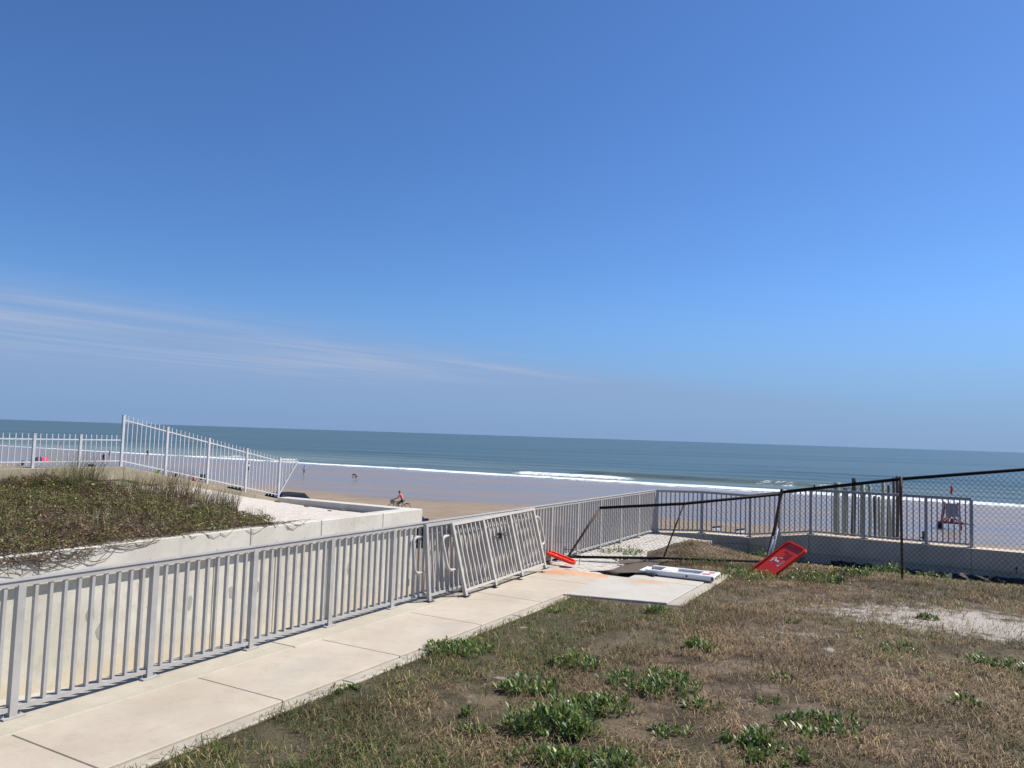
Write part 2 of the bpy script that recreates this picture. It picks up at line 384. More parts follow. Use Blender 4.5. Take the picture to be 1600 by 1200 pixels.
Tt = np.linspace(-1, 1, 421); Tt = np.sign(Tt) * np.abs(Tt) ** 1.5
SS, TT = np.meshgrid(Ss, Tt, indexing='ij'); DD = TT * (420 + SS * 2.4)
X = O2.x + SS * U.x + DD * NN.x; Yy = O2.y + SS * U.y + DD * NN.y; Z = sea_z(SS, DD)
ni, nj = SS.shape; idx = np.arange(ni * nj).reshape(ni, nj)
fq = np.stack([idx[:-1, :-1].ravel(), idx[:-1, 1:].ravel(), idx[1:, 1:].ravel(), idx[1:, :-1].ravel()], 1)
tag(npmesh('sea', np.stack([X.ravel(), Yy.ravel(), Z.ravel()], 1), fq, M_water, smooth=True,
    cols={'foam': sea_foam(SS, DD).ravel(), 'depth': sstep(SS, 140, 235).ravel()}), kind='structure')

# ------------------------------------------------------------------ lawn
RAILPX = [(1022, 832, 0), (1096, 833, 0), (1172, 839, -.05), (1218, 837, .1), (1267, 834.5, .23), (1350, 841.6, .23), (1447, 850, .23), (1518, 855.6, .23)]
RP = [P(*p) for p in RAILPX]                                   # post feet on the seawall
RSD = [SDc(p) for p in RP]
WL = [(RSD[0][0], -.3)] + RSD[:5] + [(16.3, 7.02), (16.3, 40)]   # seawall line in s,d
wd = np.array([p[1] for p in WL]); ws = np.array([p[0] for p in WL])
def wall_s(d): return np.interp(d, wd, ws)
def lawn_z(s, d):
    s = np.asarray(s, float); d = np.asarray(d, float)
    z = -.03 - .40 * sstep(wall_s(d) - s, 3.9, .6) * sstep(s, 10, 12.5)
    z = z + .05 * (fbm(s, d, .5) - .5) * sstep(d, 1.9, 3) + .035 * (fbm(s + 40, d, 1.7) - .5) * sstep(d, 1.7, 2.2)
    z = z + .22 * np.exp(-((s - 13.0) / 1.1) ** 2 - ((d - 1.7) / .8) ** 2)             # eroded mound past the path end
    z = z + .06 * sstep(d, 6, 16)
    under = (1 - sstep(d, 1.45, 1.6)) * (1 - sstep(s, 9.1, 9.3)); pav = (1 - sstep(d, .95, 1.5)) * sstep(s, 9.1, 9.3)
    return z - .10 * under - .08 * pav
def sandmask(s, d):
    p = SDc(P(1490, 967, 0)); q = SDc(P(1330, 957, 0))
    a = np.exp(-(((s - p[0]) / 1.25) ** 2 + ((d - p[1] - .4) / 2.3) ** 2)); b = .75 * np.exp(-(((s - q[0]) / .6) ** 2 + ((d - q[1]) / 1.3) ** 2))
    e = .9 * np.exp(-((s - 14.3) / .8) ** 2 - ((d - 1.2) / .7) ** 2); g2 = .42 * sstep(fbm(s + 31, d, .8), .56, .72)
    return np.clip(np.maximum(np.maximum(np.maximum(a, b), e), g2), 0, 1)
def greenmask(s, d):
    near = 1 - sstep(d, 1.9, 3.6); front = 1 - sstep(s, 0, 6)
    return np.clip(.31 + .45 * near * (1 - sstep(s, 6, 9)) + .35 * front + 1.9 * (fbm(s + 11, d, .45) - .5) + .8 * (fbm(s, d + 7, 2.) - .5), 0, 1)
k = Mat('dry_lawn_soil')
sm = k.attr('sand').outputs['Fac']; gm = k.attr('green').outputs['Fac']
n1 = k.noise(2.2, 7, .65); n2 = k.noise(38, 5, .7)
base = k.mix(k.ramp(n1, .36, .64), (.075, .056, .038), (.23, .175, .12))
base = k.mix(k.math('MULTIPLY', k.ramp(k.noise(.7, 6, .7), .52, .70), .6), base, (.085, .055, .04))
base = k.mix(k.math('MULTIPLY', gm, .6), base, (.065, .068, .030))
base = k.mix(k.math('MULTIPLY', k.ramp(n2, .42, .66), .55), base, (.055, .042, .028))
msk = k.ramp(k.math('ADD', sm, k.math('MULTIPLY', k.math('SUBTRACT', k.noise(3.2, 9, .78), .5), 2.6)), .44, .88)
k.put('Base Color', k.mix(msk, base, k.mix(n2, (.34, .30, .26), (.58, .53, .475))))
k.put('Roughness', .95); k.put('Specular IOR Level', .15); k.bump(k.math('ADD', n2, k.noise(120, 3)), .8, .02)
M_lawn = k.m
Sl = np.linspace(0, 1, 230); Dl = np.concatenate([np.linspace(0, 12, 130), np.geomspace(12.3, 40, 30)])
lawn = grid('lawn', Sl, Dl, lawn_z, M_lawn, warp=lambda a, b: (-14 + a * (wall_s(b) + 14 - .02), b), cols={'sand': sandmask, 'green': greenmask})
tag(lawn, kind='structure')

# grass blades (uncountable)
def blades(name, s, d, zf, hmin, hmax, wid, cols, mat, lean=.7, parent=None, flat=.25):
    n = len(s); x = O2.x + s * U.x + d * NN.x; y = O2.y + s * U.y + d * NN.y; z = zf(s, d) - .004
    a = RNG.random(n) * 2 * np.pi; h = hmin + (hmax - hmin) * RNG.random(n) ** 1.5; le = lean * RNG.random(n) ** .7
    dx = np.cos(a); dy = np.sin(a); w = wid * (.6 + .8 * RNG.random(n))
    b = np.stack([x, y, z], 1); side = np.stack([-dy, dx, np.zeros(n)], 1) * w[:, None] / 2
    fwd = np.stack([dx, dy, np.zeros(n)], 1)
    mid = b + fwd * (h * le * .35)[:, None] + np.array([0, 0, 1]) * (h * .62)[:, None]
    tip = b + fwd * (h * le * 1.1)[:, None] + np.array([0, 0, 1]) * (h * np.maximum(flat, 1 - le * .6))[:, None]
    v = np.stack([b - side, b + side, mid + side * .7, mid - side * .7, tip], 1).reshape(-1, 3)
    i = np.arange(n)[:, None] * 5
    f = np.concatenate([i + np.array([[0, 1, 2]]), i + np.array([[0, 2, 3]]), i + np.array([[3, 2, 4]])], 0)
    return npmesh(name, v, f, mat, parent, cols={'tint': np.repeat(cols, 5, 0)})
nb = 560000
s_ = -3.2 + 19 * RNG.random(nb); d_ = 1.50 + 12.5 * RNG.random(nb)
X_ = O2.x + s_ * U.x + d_ * NN.x; Y_ = O2.y + s_ * U.y + d_ * NN.y
keep = (Y_ > 4.6) & (np.abs(X_) < .72 * Y_ + .5) & (s_ < wall_s(d_) - .25)
keep &= ~((s_ > 7.1) & (s_ < 10.75) & (d_ < 3.15)) & ~((s_ > 9.0) & (d_ < 1.6))
keep &= RNG.random(nb) < np.clip(1.1 - sandmask(s_, d_) * 1.0, .14, 1) * np.clip(.5 + 3.2 * (fbm(s_, d_, 2.3) - .46), .10, 1)
s_ = s_[keep]; d_ = d_[keep]; g = greenmask(s_, d_); rr = RNG.random(len(s_))
straw = np.array([.33, .25, .145]); brown = np.array([.17, .115, .07]); olive = np.array([.135, .14, .05]); green = np.array([.075, .125, .03])
t1 = (rr[:, None] < .55) * straw + (rr[:, None] >= .55) * brown
t2 = (rr[:, None] < .6) * olive + (rr[:, None] >= .6) * green
isg = (RNG.random(len(s_)) < g * .75)[:, None]
pv = (.30 + 1.2 * fbm(s_ + 3, d_, 1.5))[:, None] * np.array([[1, .97, .92]])
cc = np.where(isg, t2 * 1.15, t1 * 1.2) * (.6 + .8 * RNG.random((len(s_), 1))) * pv
tag(blades('lawn_grass', s_, d_, lawn_z, .02, .12, .0065, cc, M_blade, 2.1, flat=.10), 'short dry brown and olive grass covering the lawn', 'grass', kind='stuff')

# ------------------------------------------------------------------ sidewalk, pad, pavers
def slabbox(s0, s1, d0, d1, z0, z1, g=.004):
    mb = MB(); mb.prism([W(s0 + g, d0 + g), W(s1 - g, d0 + g), W(s1 - g, d1 - g), W(s0 + g, d1 - g)][::-1], z0, z1); return mb
mb = MB(); mb.prism([W(-14, -.32), W(9.05, -.32), W(9.05, 1.42), W(-14, 1.42)][::-1], -.5, -.035)
side = tag(mb.build('sidewalk', M_curb), kind='structure')
js = [-13.6 + 1.655 * i for i in range(0, 15)]; js = [-.18 + 1.655 * i for i in range(-8, 6)] + [9.1]
for a, b in zip(js[:-1], js[1:]):
    if b - a < .3: continue
    slabbox(a, b, .34, 1.44, -.12, 0).build('slab', M_path, side, bevel=.005)
for i in range(-3, 4):
    slabbox(-.18 + 3.31 * i - .4, min(9.1, -.18 + 3.31 * (i + 1) - .4), -.34, .335, -.20, .004, .003).build('fence_footing', M_strip, side, bevel=.01)
for i in range(-4, 3):
    slabbox(i * 3.31 - 1.1, min(7.1, (i + 1) * 3.31 - 1.1), 1.444, 1.60, -.15, -.012, .003).build('kerb', M_curb, side, bevel=.012)
mb = MB(); mb.prism([W(7.16, 1.62), W(10.6, 1.62), W(10.6, 2.85), W(7.4, 2.85)][::-1], -.3, -.04)
pad = tag(mb.build('concrete_pad', M_curb), kind='structure')
mb = MB(); mb.prism([W(7.13, 1.45), W(9.08, 1.45), W(9.08, 2.94), W(7.50, 2.94)][::-1], -.12, .003); mb.build('slab', M_pad, pad, bevel=.008)
mb = MB(); mb.prism([W(9.095, 1.75), W(10.6, 1.75), W(10.6, 2.94), W(9.095, 2.94)][::-1], -.12, .001); mb.build('slab', M_pad, pad, bevel=.008)
mb = MB(); mb.prism([W(7.46, 2.95), W(10.62, 2.95), W(10.62, 3.15), W(7.5, 3.15)][::-1], -.15, -.012); mb.build('kerb', M_curb, pad, bevel=.012)
# paver apron between path end and the corner of the railing
mb = MB(); mb.prism([W(9.15, -.1), W(15.5, -.1), W(15.5, 1.3), W(9.15, 1.3)][::-1], -.6, -.075)
apron = tag(mb.build('paver_apron', M_soil), kind='structure')
mb = MB(); mb.box((-.102, -.052, -.06), (.102, .052, 0)); pme = mb.mesh('paver', M_paver)
row = 0; s = 9.22
while s < 15.5:
    d = -.05 + (row % 2) * .105
    while d < 1.45:
        if d < 1.0 + .35 * math.sin(s * 2.1) + .1 * (s - 9) * .5:
            p = W(s, d, -.012 - .03 * d + random.uniform(-.003, .003)); link('paver', pme, apron, p, ANG - math.pi / 2 + random.uniform(-.01, .01))
        d += .212
    s += .111; row += 1
# retaining wall under the path, on the ramp side
mb = MB(); mb.prism([W(-14, -.30), W(15.5, -.30), W(15.5, .2), W(-14, .2)][::-1], -4.2, -.51)
rw = tag(mb.build('retaining_wall', M_sea), 'concrete retaining wall below the grey path railing, facing the ramp', 'wall')

# ramp down to the beach
def ramp_z(s, d): return np.maximum(-1.77 - .075 * (s - 3.25), beach_z(s) + .02) + .02 * (fbm(s, d, 2.) - .5)
tag(grid('beach_ramp', np.linspace(-14, 24, 60), np.linspace(-5.62, -.05, 14), ramp_z, M_ramp), kind='structure')

# ------------------------------------------------------------------ generic railing
def railing(name, label, cat, pts, H, nbal, mat, post=.06, bw=.026, bd=.038, zb=.085, group=None, plate=True, cap=True, last=True):
    base = Vector(pts[0]); t = thing(name, label, cat, base)
    mb = MB(); mb.box((-post/2, -post/2, 0), (post/2, post/2, H - .03)); pm = mb.mesh('post', mat)
    mb = MB(); mb.box((-.085, -.055, 0), (.085, .055, .012))
    for i in (-.065, .065): mb.tube([(i, 0, .012), (i, 0, .026)], .009, 6)
    plm = mb.mesh('base_plate', mat)
    mb = MB(); mb.box((-bw/2, -bd/2, 0), (bw/2, bd/2, H - .045 - zb)); bm = mb.mesh('baluster', mat)
    for i, p in enumerate(pts):
        p = Vector(p); q = Vector(pts[min(i + 1, len(pts) - 1)]) - Vector(pts[max(i - 1, 0)]) if 0 < i < len(pts) - 1 else (Vector(pts[1]) - Vector(pts[0]) if i == 0 else p - Vector(pts[i - 1]))
        a = math.atan2(q.y, q.x)
        po = link('post', pm, t, p - base, a)
        if plate: link('base_plate', plm, po, (0, 0, 0))
        if i == len(pts) - 1: break
        q = Vector(pts[i + 1]); v = q - p; a = math.atan2(v.y, v.x); up = Vector((0, 0, 1)); h = v.copy(); h.z = 0; hl = h.length; hd = h / hl
        slope = v.z / hl
        a0 = p - base; b0 = q - base
        mb = MB(); e = post / 2 + .001
        def at(x, z): return a0 + hd * x + up * (x * slope + z)
        mb.bar(at(-.001 if i else -e, H - .0225), at(hl - .0015, H - .0225), .05, .045)
        if cap: mb.bar(at(-.001 if i else -e, H + .0045), at(hl - .0015, H + .0045), .072, .009); mb.bar(at(0, H + .012), at(hl - .002, H + .012), .05, .006)
        mb.build('top_rail', mat, t)
        mb = MB(); mb.bar(at(e, zb - .0175), at(hl - e, zb - .0175), .042, .035); mb.build('bottom_rail', mat, t)
        nb_ = nbal[i] if isinstance(nbal, (list, tuple)) else nbal
        for j in range(1, nb_ + 1):
            x = hl * j / (nb_ + 1); link('baluster', bm, t, at(x, zb), a)
    return t
sp_ = 15.65 / 13
railing('path_railing', 'long grey metal railing with square balusters along the concrete path', 'railing', [W(i * sp_, 0, .005) for i in range(-2, 14)], 1.07, 9, M_alu)
pts = [p + Vector((0, 0, .002)) for p in RP]; pts[0] = W(15.75, .04, .002)
railing('seawall_railing', 'grey metal railing on top of the seawall in front of the beach', 'railing', pts, 1.07, [9, 9, 5, 5, 9, 9, 7], M_alu, post=.065)

# ------------------------------------------------------------------ seawall
t = thing('seawall', 'shaded grey concrete seawall with a pale cap, behind the chain-link fence', 'wall', W(16.3, 5, -3))
base = W(16.3, 5, -3)
line = [W(15.72, -.35, 0)] + [Vector((p.x, p.y, p.z)) for p in RP[:5]] + [W(16.3, 7.0, .23), W(16.33, 11.5, .23), W(16.33, 16, .23), W(16.33, 40, .23)]
line[1] = W(15.75, .04, 0)
def offs(line, o):
    r = []
    for i, p in enumerate(line):
        ds = []
        if i: ds.append((line[i] - line[i-1]))
        if i < len(line) - 1: ds.append(line[i+1] - line[i])
        nrm = Vector((0, 0, 0))
        for v in ds: v = Vector((v.x, v.y, 0)).normalized(); nrm += Vector((-v.y, v.x, 0))
        nrm.normalize(); r.append(p + nrm * o)
    return r
def wallrun(mb, line, o0, o1, z0, zt):
    A = offs(line, o0); B = offs(line, o1)
    for i in range(len(line) - 1):
        q = [A[i], A[i+1], B[i+1], B[i]]; zz = [line[i].z, line[i+1].z, line[i+1].z, line[i].z]
        g = .004 * (A[i+1] - A[i]).normalized()
        q = [A[i] + g, A[i+1] - g, B[i+1] - g, B[i] + g]
        lo = [Vector((p.x, p.y, z0)) - base for p in q]; hi = [Vector((p.x, p.y, z + zt)) - base for p, z in zip(q, zz)]
        mb_ = MB(); mb_.add(lo + hi, [(0,1,2,3),(7,6,5,4),(0,4,5,1),(1,5,6,2),(2,6,7,3),(3,7,4,0)]); yield mb_
for w_ in wallrun(None, line, -.15, .22, -4.5, -.075): w_.build('wall_segment', M_sea, t)
for w_ in wallrun(None, line, -.185, .26, -.20, 0): w_.build('cap', M_sea, t)
# weep holes / form-tie pits on the face
for px, py in ((1266, 851), (1300, 857), (1345, 861), (1393, 866), (1441, 872), (1492, 876), (1545, 884), (1588, 888)):
    d0 = _f + (px - 800) / F * _r - (py - 600) / F * _u; kk = None
    # intersect with the vertical face s = 16.12
    o_ = W(16.13, 0); pn = Vector((U.x, U.y, 0)); dv = Vector(d0); kk = (o_ - Vector(CAM)).dot(pn) / dv.dot(pn)
    c_ = Vector(CAM) + dv * kk - base
    mb = MB(); rr_ = random.uniform(.018, .03)
    mb.tube([c_ + pn * .03, c_ - pn * .012], rr_, 7); mb.bar(c_ - pn * .012 - Vector((0, 0, .01)), c_ - pn * .012 - Vector((0, 0, random.uniform(.05, .12))), .014, .006, pn); mb.build('weep_hole', M_dark, t)

# black silt fabric at the foot of the seawall
def ribbon(name, label, cat, s0, s1, fs, w, mat, n=90):
    v = []; f = []
    for i in range(n + 1):
        x = i / n; d = s0 + (s1 - s0) * x; s = fs(d)
        for j in range(6):
            y = j / 5
            v.append(W(s + .16 * (y - .5) + .05 * math.sin(i * 1.3 + j) + random.uniform(-.03, .03), d, float(lawn_z(s, d)) + .01 + w * y * (1 - .4 * y) + .06 * random.random() * (y > .1)))
    for i in range(n):
        for j in range(5): a = i * 6 + j; f.append((a, a + 6, a + 7, a + 1))
    mb = MB(); mb.add(v, f); o = mb.build(name, mat, None, True); so = o.modifiers.new('s', 'SOLIDIFY'); so.thickness = .006
    return tag(o, label, cat)
ribbon('silt_fabric', 'crumpled black fabric strip along the foot of the seawall', 'fabric', 4.2, 12, lambda d: 15.72 + .12 * math.sin(d * 1.7), .16, M_fabric, 120)
# brown matting with a rolled edge beside the path end
mb = MB(); v = []; f = []
for i in range(25):
    for j in range(9):
        x = i / 24; y = j / 8; s = 9.35 + 1.9 * y + .15 * math.sin(x * 9); d = .80 + 1.3 * x * (1 - .30 * y) + .1 * math.sin(y * 7)
        v.append(W(s, d, float(lawn_z(s, d)) + .02 + .015 * random.random() + .04 * math.exp(-((y - .02) / .12) ** 2)))
for i in range(24):
    for j in range(8): a = i * 9 + j; f.append((a, a + 1, a + 10, a + 9))
mb.add(v, f); o = mb.build('erosion_mat', M_matting, None, True); so = o.modifiers.new('s', 'SOLIDIFY'); so.thickness = .012
tag(o, 'dark brown erosion mat lying over the bank past the path end', 'matting')

# ------------------------------------------------------------------ ramp wall (planter) on the left
CT = .355; D0 = -5.5
t = thing('planter_wall', 'long cream concrete planter wall with a thick cap, across the ramp', 'wall', W(5, D0, -2)); base = W(5, D0, -2)
def pbox(s0, s1, d0, d1, z0, z1, name, mat, parent=t, bevel=.012, g=.004):
    mb = MB(); mb.prism([W(s0 + g, d0) - base, W(s1 - g, d0) - base, W(s1 - g, d1) - base, W(s0 + g, d1) - base][::-1], z0 - base.z, z1 - base.z)
    return mb.build(name, mat, parent, bevel=bevel)
caps = [-13.5, -9.3, -5.1, -.9, 3.3, 7.4, 9.4, 11.55, 13.2]
for a, b in zip(caps[:-1], caps[1:]): pbox(a, b, D0 - .42, D0, CT - .49, CT, 'cap', M_cap)
pan = list(np.arange(-13.5, 13.0, 1.55)) + [13.12]
for a, b in zip(pan[:-1], pan[1:]): pbox(a, b, D0 - .40, D0 - .115, -4.0, CT - .492, 'panel', M_panel, bevel=.008, g=.007)
pbox(12.78, 13.2, -10.35, D0 - .424, CT - .49, CT - .003, 'return_cap', M_cap)
pbox(12.85, 13.1, -10.35, D0 - .41, -4.0, CT - .492, 'return_panel', M_panel)
for s, z, w_, h_ in ((7.1, -.86, .07, .13), (7.75, -.84, .055, .12), (8.3, -.78, .045, .12), (10.5, -.85, .05, .13), (6.15, -.9, .05, .16), (4.25, -.75, .07, .14), (4.45, -1.05, .08, .15)):
    mb = MB(); pts_ = [(w_ * math.cos(a) * (1 + .2 * math.sin(3 * a + s)), h_ * math.sin(a) * (1 + .15 * math.cos(2 * a + s))) for a in np.linspace(0, 2 * math.pi, 13)[:-1]]
    Mx = Matrix.Translation(W(s, D0 - .116, z) - base) @ Matrix(((U.x, 0, NN.x, 0), (U.y, 0, NN.y, 0), (0, 1, 0, 0), (0, 0, 0, 1)))
    mb.prism(pts_, -.02, .004, Mx); mb.build('patch', M_patch, t)
for s in (3.9, 5.2, 6.6, 8.1, 8.9, 9.9, 10.4, 10.8, 11.2, 12.1, 12.5, 12.9):
    mb = MB(); c_ = W(s, D0, CT - random.choice((.16, .33))) - base; nv = Vector((NN.x, NN.y, 0)); mb.tube([c_ - nv * .02, c_ + nv * .002], .016, 7); mb.build('tie_hole', M_patch, t)

# planter sand
def plant_z(s, d):
    s = np.asarray(s, float); x = np.clip((D0 - .42 - np.asarray(d, float)) / 4.6, 0, 1.05)
    zb = np.clip(1.33 - np.maximum(s - 7.96, 0) * (1.05 / 5.04) - .14, .18, .86)
    return .20 + (zb - .20) * x ** 1.15 + .05 * (fbm(s, d, .9) - .5) + .03 * np.sin(x * 3.) * sstep(s, 8, 11) - .06 * sstep(s, 11.5, 12.8)
k = Mat('dune_sand'); n1 = k.noise(6, 6); n2 = k.noise(60, 4)
k.put('Base Color', k.mix(k.ramp(n1, .3, .7), (.47, .42, .37), (.56, .51, .45))); k.put('Roughness', .95); k.put('Specular IOR Level', .15)
k.bump(k.math('ADD', k.noise(9, 4), k.math('MULTIPLY', n2, .4)), .6, .05); M_dsand = k.m
tag(grid('dune_sand', np.linspace(-13.5, 12.82, 120), np.linspace(-10.45, D0 - .40, 50), plant_z, M_dsand), kind='structure')
for i, (px, py, r_) in enumerate(((440, 782, .05), (455, 789, .06), (533, 794, .09), (478, 796, .06), (497, 790, .05), (515, 799, .05), (563, 799, .04), (432, 793, .07), (585, 799, .04), (420, 778, .05))):
    p = P(px, py, .27); s, d = SDc(p); mb = MB(); z = float(plant_z(s, d))
    ring = [[Vector((p.x + r_ * cr * math.cos(a) * (1.3 + .3 * math.sin(a * 3 + i)), p.y + r_ * cr * math.sin(a), z - .01 + r_ * hh)) for a in np.linspace(0, 2 * math.pi, 9)[:-1]] for cr, hh in ((1, 0), (.8, .45), (.35, .7))]
    vv = sum(ring, []); ff = [(a * 8 + b, a * 8 + (b + 1) % 8, a * 8 + 8 + (b + 1) % 8, a * 8 + 8 + b) for a in range(2) for b in range(8)] + [tuple(range(16, 24))]
    mb.add(vv, ff); tag(mb.build('dried_seaweed', M_soil, None), ('largest dark clump' if i == 2 else 'small dark clump') + ' of dried plant debris on the white planter sand', 'debris', 'debris on the planter sand')

# back wall of the planter with the white picket fence
DB = -10.55
t = thing('dune_retaining_wall', 'weathered tan concrete wall under the white picket fence', 'wall', W(8, DB, -1)); base = W(8, DB, -1)
def sl(s): return 1.33 if s < 7.96 else 1.33 - (s - 7.96) * (1.05 / 5.04)
for a, b in zip([-10, -6, -2, 1.5, 4.6, 6.55, 7.96, 9.3, 10.7, 12.0], [-6, -2, 1.5, 4.6, 6.55, 7.96, 9.3, 10.7, 12.0, 13.25]):
    for nm, o0, o1, zo, zt in (('cap', -.14, .13, -.30, 0), ('panel', -.11, .10, None, -.302)):
        q = [W(a + .003, DB + o0), W(b - .003, DB + o0), W(b - .003, DB + o1), W(a + .003, DB + o1)]; zz = [sl(a), sl(b), sl(b), sl(a)]
        lo = [Vector((p.x, p.y, (z + zo) if zo else -4.)) - base for p, z in zip(q, zz)]; hi = [Vector((p.x, p.y, z + zt)) - base for p, z in zip(q, zz)]
        mb = MB(); mb.add(lo + hi, [(0,1,2,3),(7,6,5,4),(0,4,5,1),(1,5,6,2),(2,6,7,3),(3,7,4,0)]); mb.build(nm, M_back, t, bevel=.006)
def picket(name, label, ss, H, npk, tri=False, firstH=None):
    b = W(ss[0], DB, sl(ss[0])); t = thing(name, label, 'fence', b)
    mb = MB(); mb.box((-.028, -.028, 0), (.028, .028, H)); mb.box((-.032, -.032, H), (.032, .032, H + .02)); pm = mb.mesh('post', M_white)
    mb = MB(); mb.box((-.0085, -.0085, .06), (.0085, .0085, H - .005)); mb.add([(-.0085,-.0085,H-.005),(.0085,-.0085,H-.005),(.0085,.0085,H-.005),(-.0085,.0085,H-.005),(0,0,H+.03)], [(0,1,4),(1,2,4),(2,3,4),(3,0,4)]); km = mb.mesh('picket', M_white)
    for i, s in enumerate(ss):
        if not (firstH is None and i == len(ss) - 1 and not tri): link('post', pm, t, W(s, DB, sl(s)) - b, ANG)
        if i == len(ss) - 1: break
        s1 = ss[i + 1]
        for nm, z in (('top_rail', H - .10), ('bottom_rail', .13)):
            mb = MB(); mb.bar(W(s, DB, sl(s) + z) - b, W(s1, DB, sl(s1) + z) - b, .026, .028); mb.build(nm, M_white, t)
        n_ = npk[i] if isinstance(npk, list) else npk
        for j in range(1, n_ + 1):
            x = s + (s1 - s) * j / (n_ + 1); link('picket', km, t, W(x, DB, sl(x)) - b, ANG)
    if tri:
        s = ss[-1]; z0 = sl(s); e = s + .72
        mb = MB(); mb.bar(W(s, DB, z0 + H - .10) - b, W(e, DB, z0 + H - .12) - b, .034, .036); mb.build('top_rail', M_white, t)
        mb = MB(); mb.bar(W(s, DB, z0 + .10) - b, W(e, DB, z0 + H - .10) - b, .036, .036); mb.build('end_brace', M_white, t)
        for j in range(1, 6):
            x = s + .72 * j / 5.6; zz = .10 + (H - .2) * j / 5.6
            mb = MB(); mb.box((-.0085, -.0085, zz), (.0085, .0085, H)); link('picket', mb.mesh('picket', M_white), t, W(x, DB, z0) - b, ANG)
    return t
picket('sloping_picket_fence', 'tall white picket fence stepping down the sloping wall to a pointed end', [7.96, 9.17, 10.45, 11.75, 13.0], 1.2, 9, True)
lp = [7.96 - 1.02 * i for i in range(10, 0, -1)] + [7.93]
picket('level_picket_fence', 'low white picket fence on the level wall at the left edge', lp, .72, 7)

# dune ground cover (uncountable) and tufts
nb = 150000
s_ = -1.5 + 12.3 * RNG.random(nb); d_ = -10.4 + 5.15 * RNG.random(nb)
lim = 8.0 - 1.1 * sstep(-d_, 6.5, 9.8) + .3 * (-(d_ + 5.7) / 4.7) * (1 - (-(d_ + 5.7) / 4.7)) * 2 + 1.5 * (fbm(s_, d_, .9) - .5)
keep = (s_ < lim) & (d_ < -5.5 - .12 * RNG.random(nb)) & (fbm(s_, d_, 2.2) > .24); s_ = s_[keep]; d_ = d_[keep]
def cover_h(s, d):
    e = sstep(-d, 5.3, 6.2)
    return np.maximum(.03, .04 + .42 * fbm(s, d, .8) * (1 - .65 * sstep(s, 6.5, 9.6)) + .55 * (fbm(s, d, 1.9) - .38)) * (.35 + .65 * e)
hh = cover_h(s_, d_); zl = np.maximum(plant_z(s_, np.minimum(d_, -5.9)), CT - .0 * s_) * (d_ > -5.95) + plant_z(s_, d_) * (d_ <= -5.95)
zz = zl + hh * RNG.random(len(s_)) ** .45
sz = .012 + .026 * RNG.random(len(s_)); nn_ = len(s_)
a = RNG.random(nn_) * 6.283; el = (RNG.random(nn_) - .35) * 1.6
ax = np.stack([np.cos(a) * np.cos(el), np.sin(a) * np.cos(el), np.sin(el)], 1); b_ = RNG.random(nn_) * 6.283
bx = np.cross(ax, np.stack([np.cos(b_), np.sin(b_), .4 + 0 * b_], 1)); bx /= np.linalg.norm(bx, axis=1)[:, None] + 1e-6
twig = RNG.random(nn_) < .42
ln = np.where(twig, sz * 2.6, sz * 1.15)[:, None]; wd_ = np.where(twig, .0045, sz * .42)[:, None]
c_ = np.stack([O2.x + s_ * U.x + d_ * NN.x, O2.y + s_ * U.y + d_ * NN.y, zz], 1)
v = np.stack([c_ - ax * ln, c_ + bx * wd_, c_ + ax * ln, c_ - bx * wd_], 1).reshape(-1, 3)
i = np.arange(nn_)[:, None] * 4; f = i + np.array([[0, 1, 2, 3]])
gsel = np.clip(.42 + 4.5 * (fbm(s_, d_, .6) - .46) + .30 * sstep(-d_, 7.0, 9.4) - .45 * (1 - sstep(-d_, 5.6, 7.0)), .04, .92)
isg = (RNG.random(nn_) < gsel) & ~twig; r3 = RNG.random((nn_, 1))
gc = np.where(r3 < .55, np.array([[.13, .150, .040]]), np.where(r3 < .8, np.array([[.26, .25, .05]]), np.array([[.075, .10, .03]])))
bc = np.where(r3 < .5, np.array([[.105, .065, .045]]), np.where(r3 < .8, np.array([[.17, .115, .075]]), np.array([[.27, .20, .125]])))
tn = np.where(isg[:, None], gc, bc) * 1.2 * (.6 + .8 * RNG.random((nn_, 1)))
tag(npmesh('dune_groundcover', v, f, M_dune, cols={'tint': np.repeat(tn, 4, 0)}), 'low brown and green creeping plants filling the planter', 'ground cover', kind='stuff')
nb = 22000; s_ = -1.5 + 11.6 * RNG.random(nb); d_ = -10.35 + 4.7 * RNG.random(nb)
lim = 8.3 - .9 * sstep(-d_, 6.5, 9.8) + .3 * (-(d_ + 5.7) / 4.7) * (1 - (-(d_ + 5.7) / 4.7)) * 2 + 1.5 * (fbm(s_, d_, .9) - .5)
keep = (s_ < lim) & (fbm(s_ + 5, d_, 1.3) >.36); s_ = s_[keep]; d_ = d_[keep]; rr = RNG.random((len(s_), 1))
cc = np.where(rr < .45, np.array([[.24, .20, .11]]), np.where(rr < .85, np.array([[.15, .165, .055]]), np.array([[.10, .065, .045]]))) * (.6 + .8 * RNG.random((len(s_), 1)))
tag(blades('dune_grass', s_, d_, lambda s, d: plant_z(s, d) + .4 * cover_h(s, d), .12, .48, .007, cc, M_dune, .8), 'thin dry grass stems standing through the creeping planter plants', 'grass', kind='stuff')
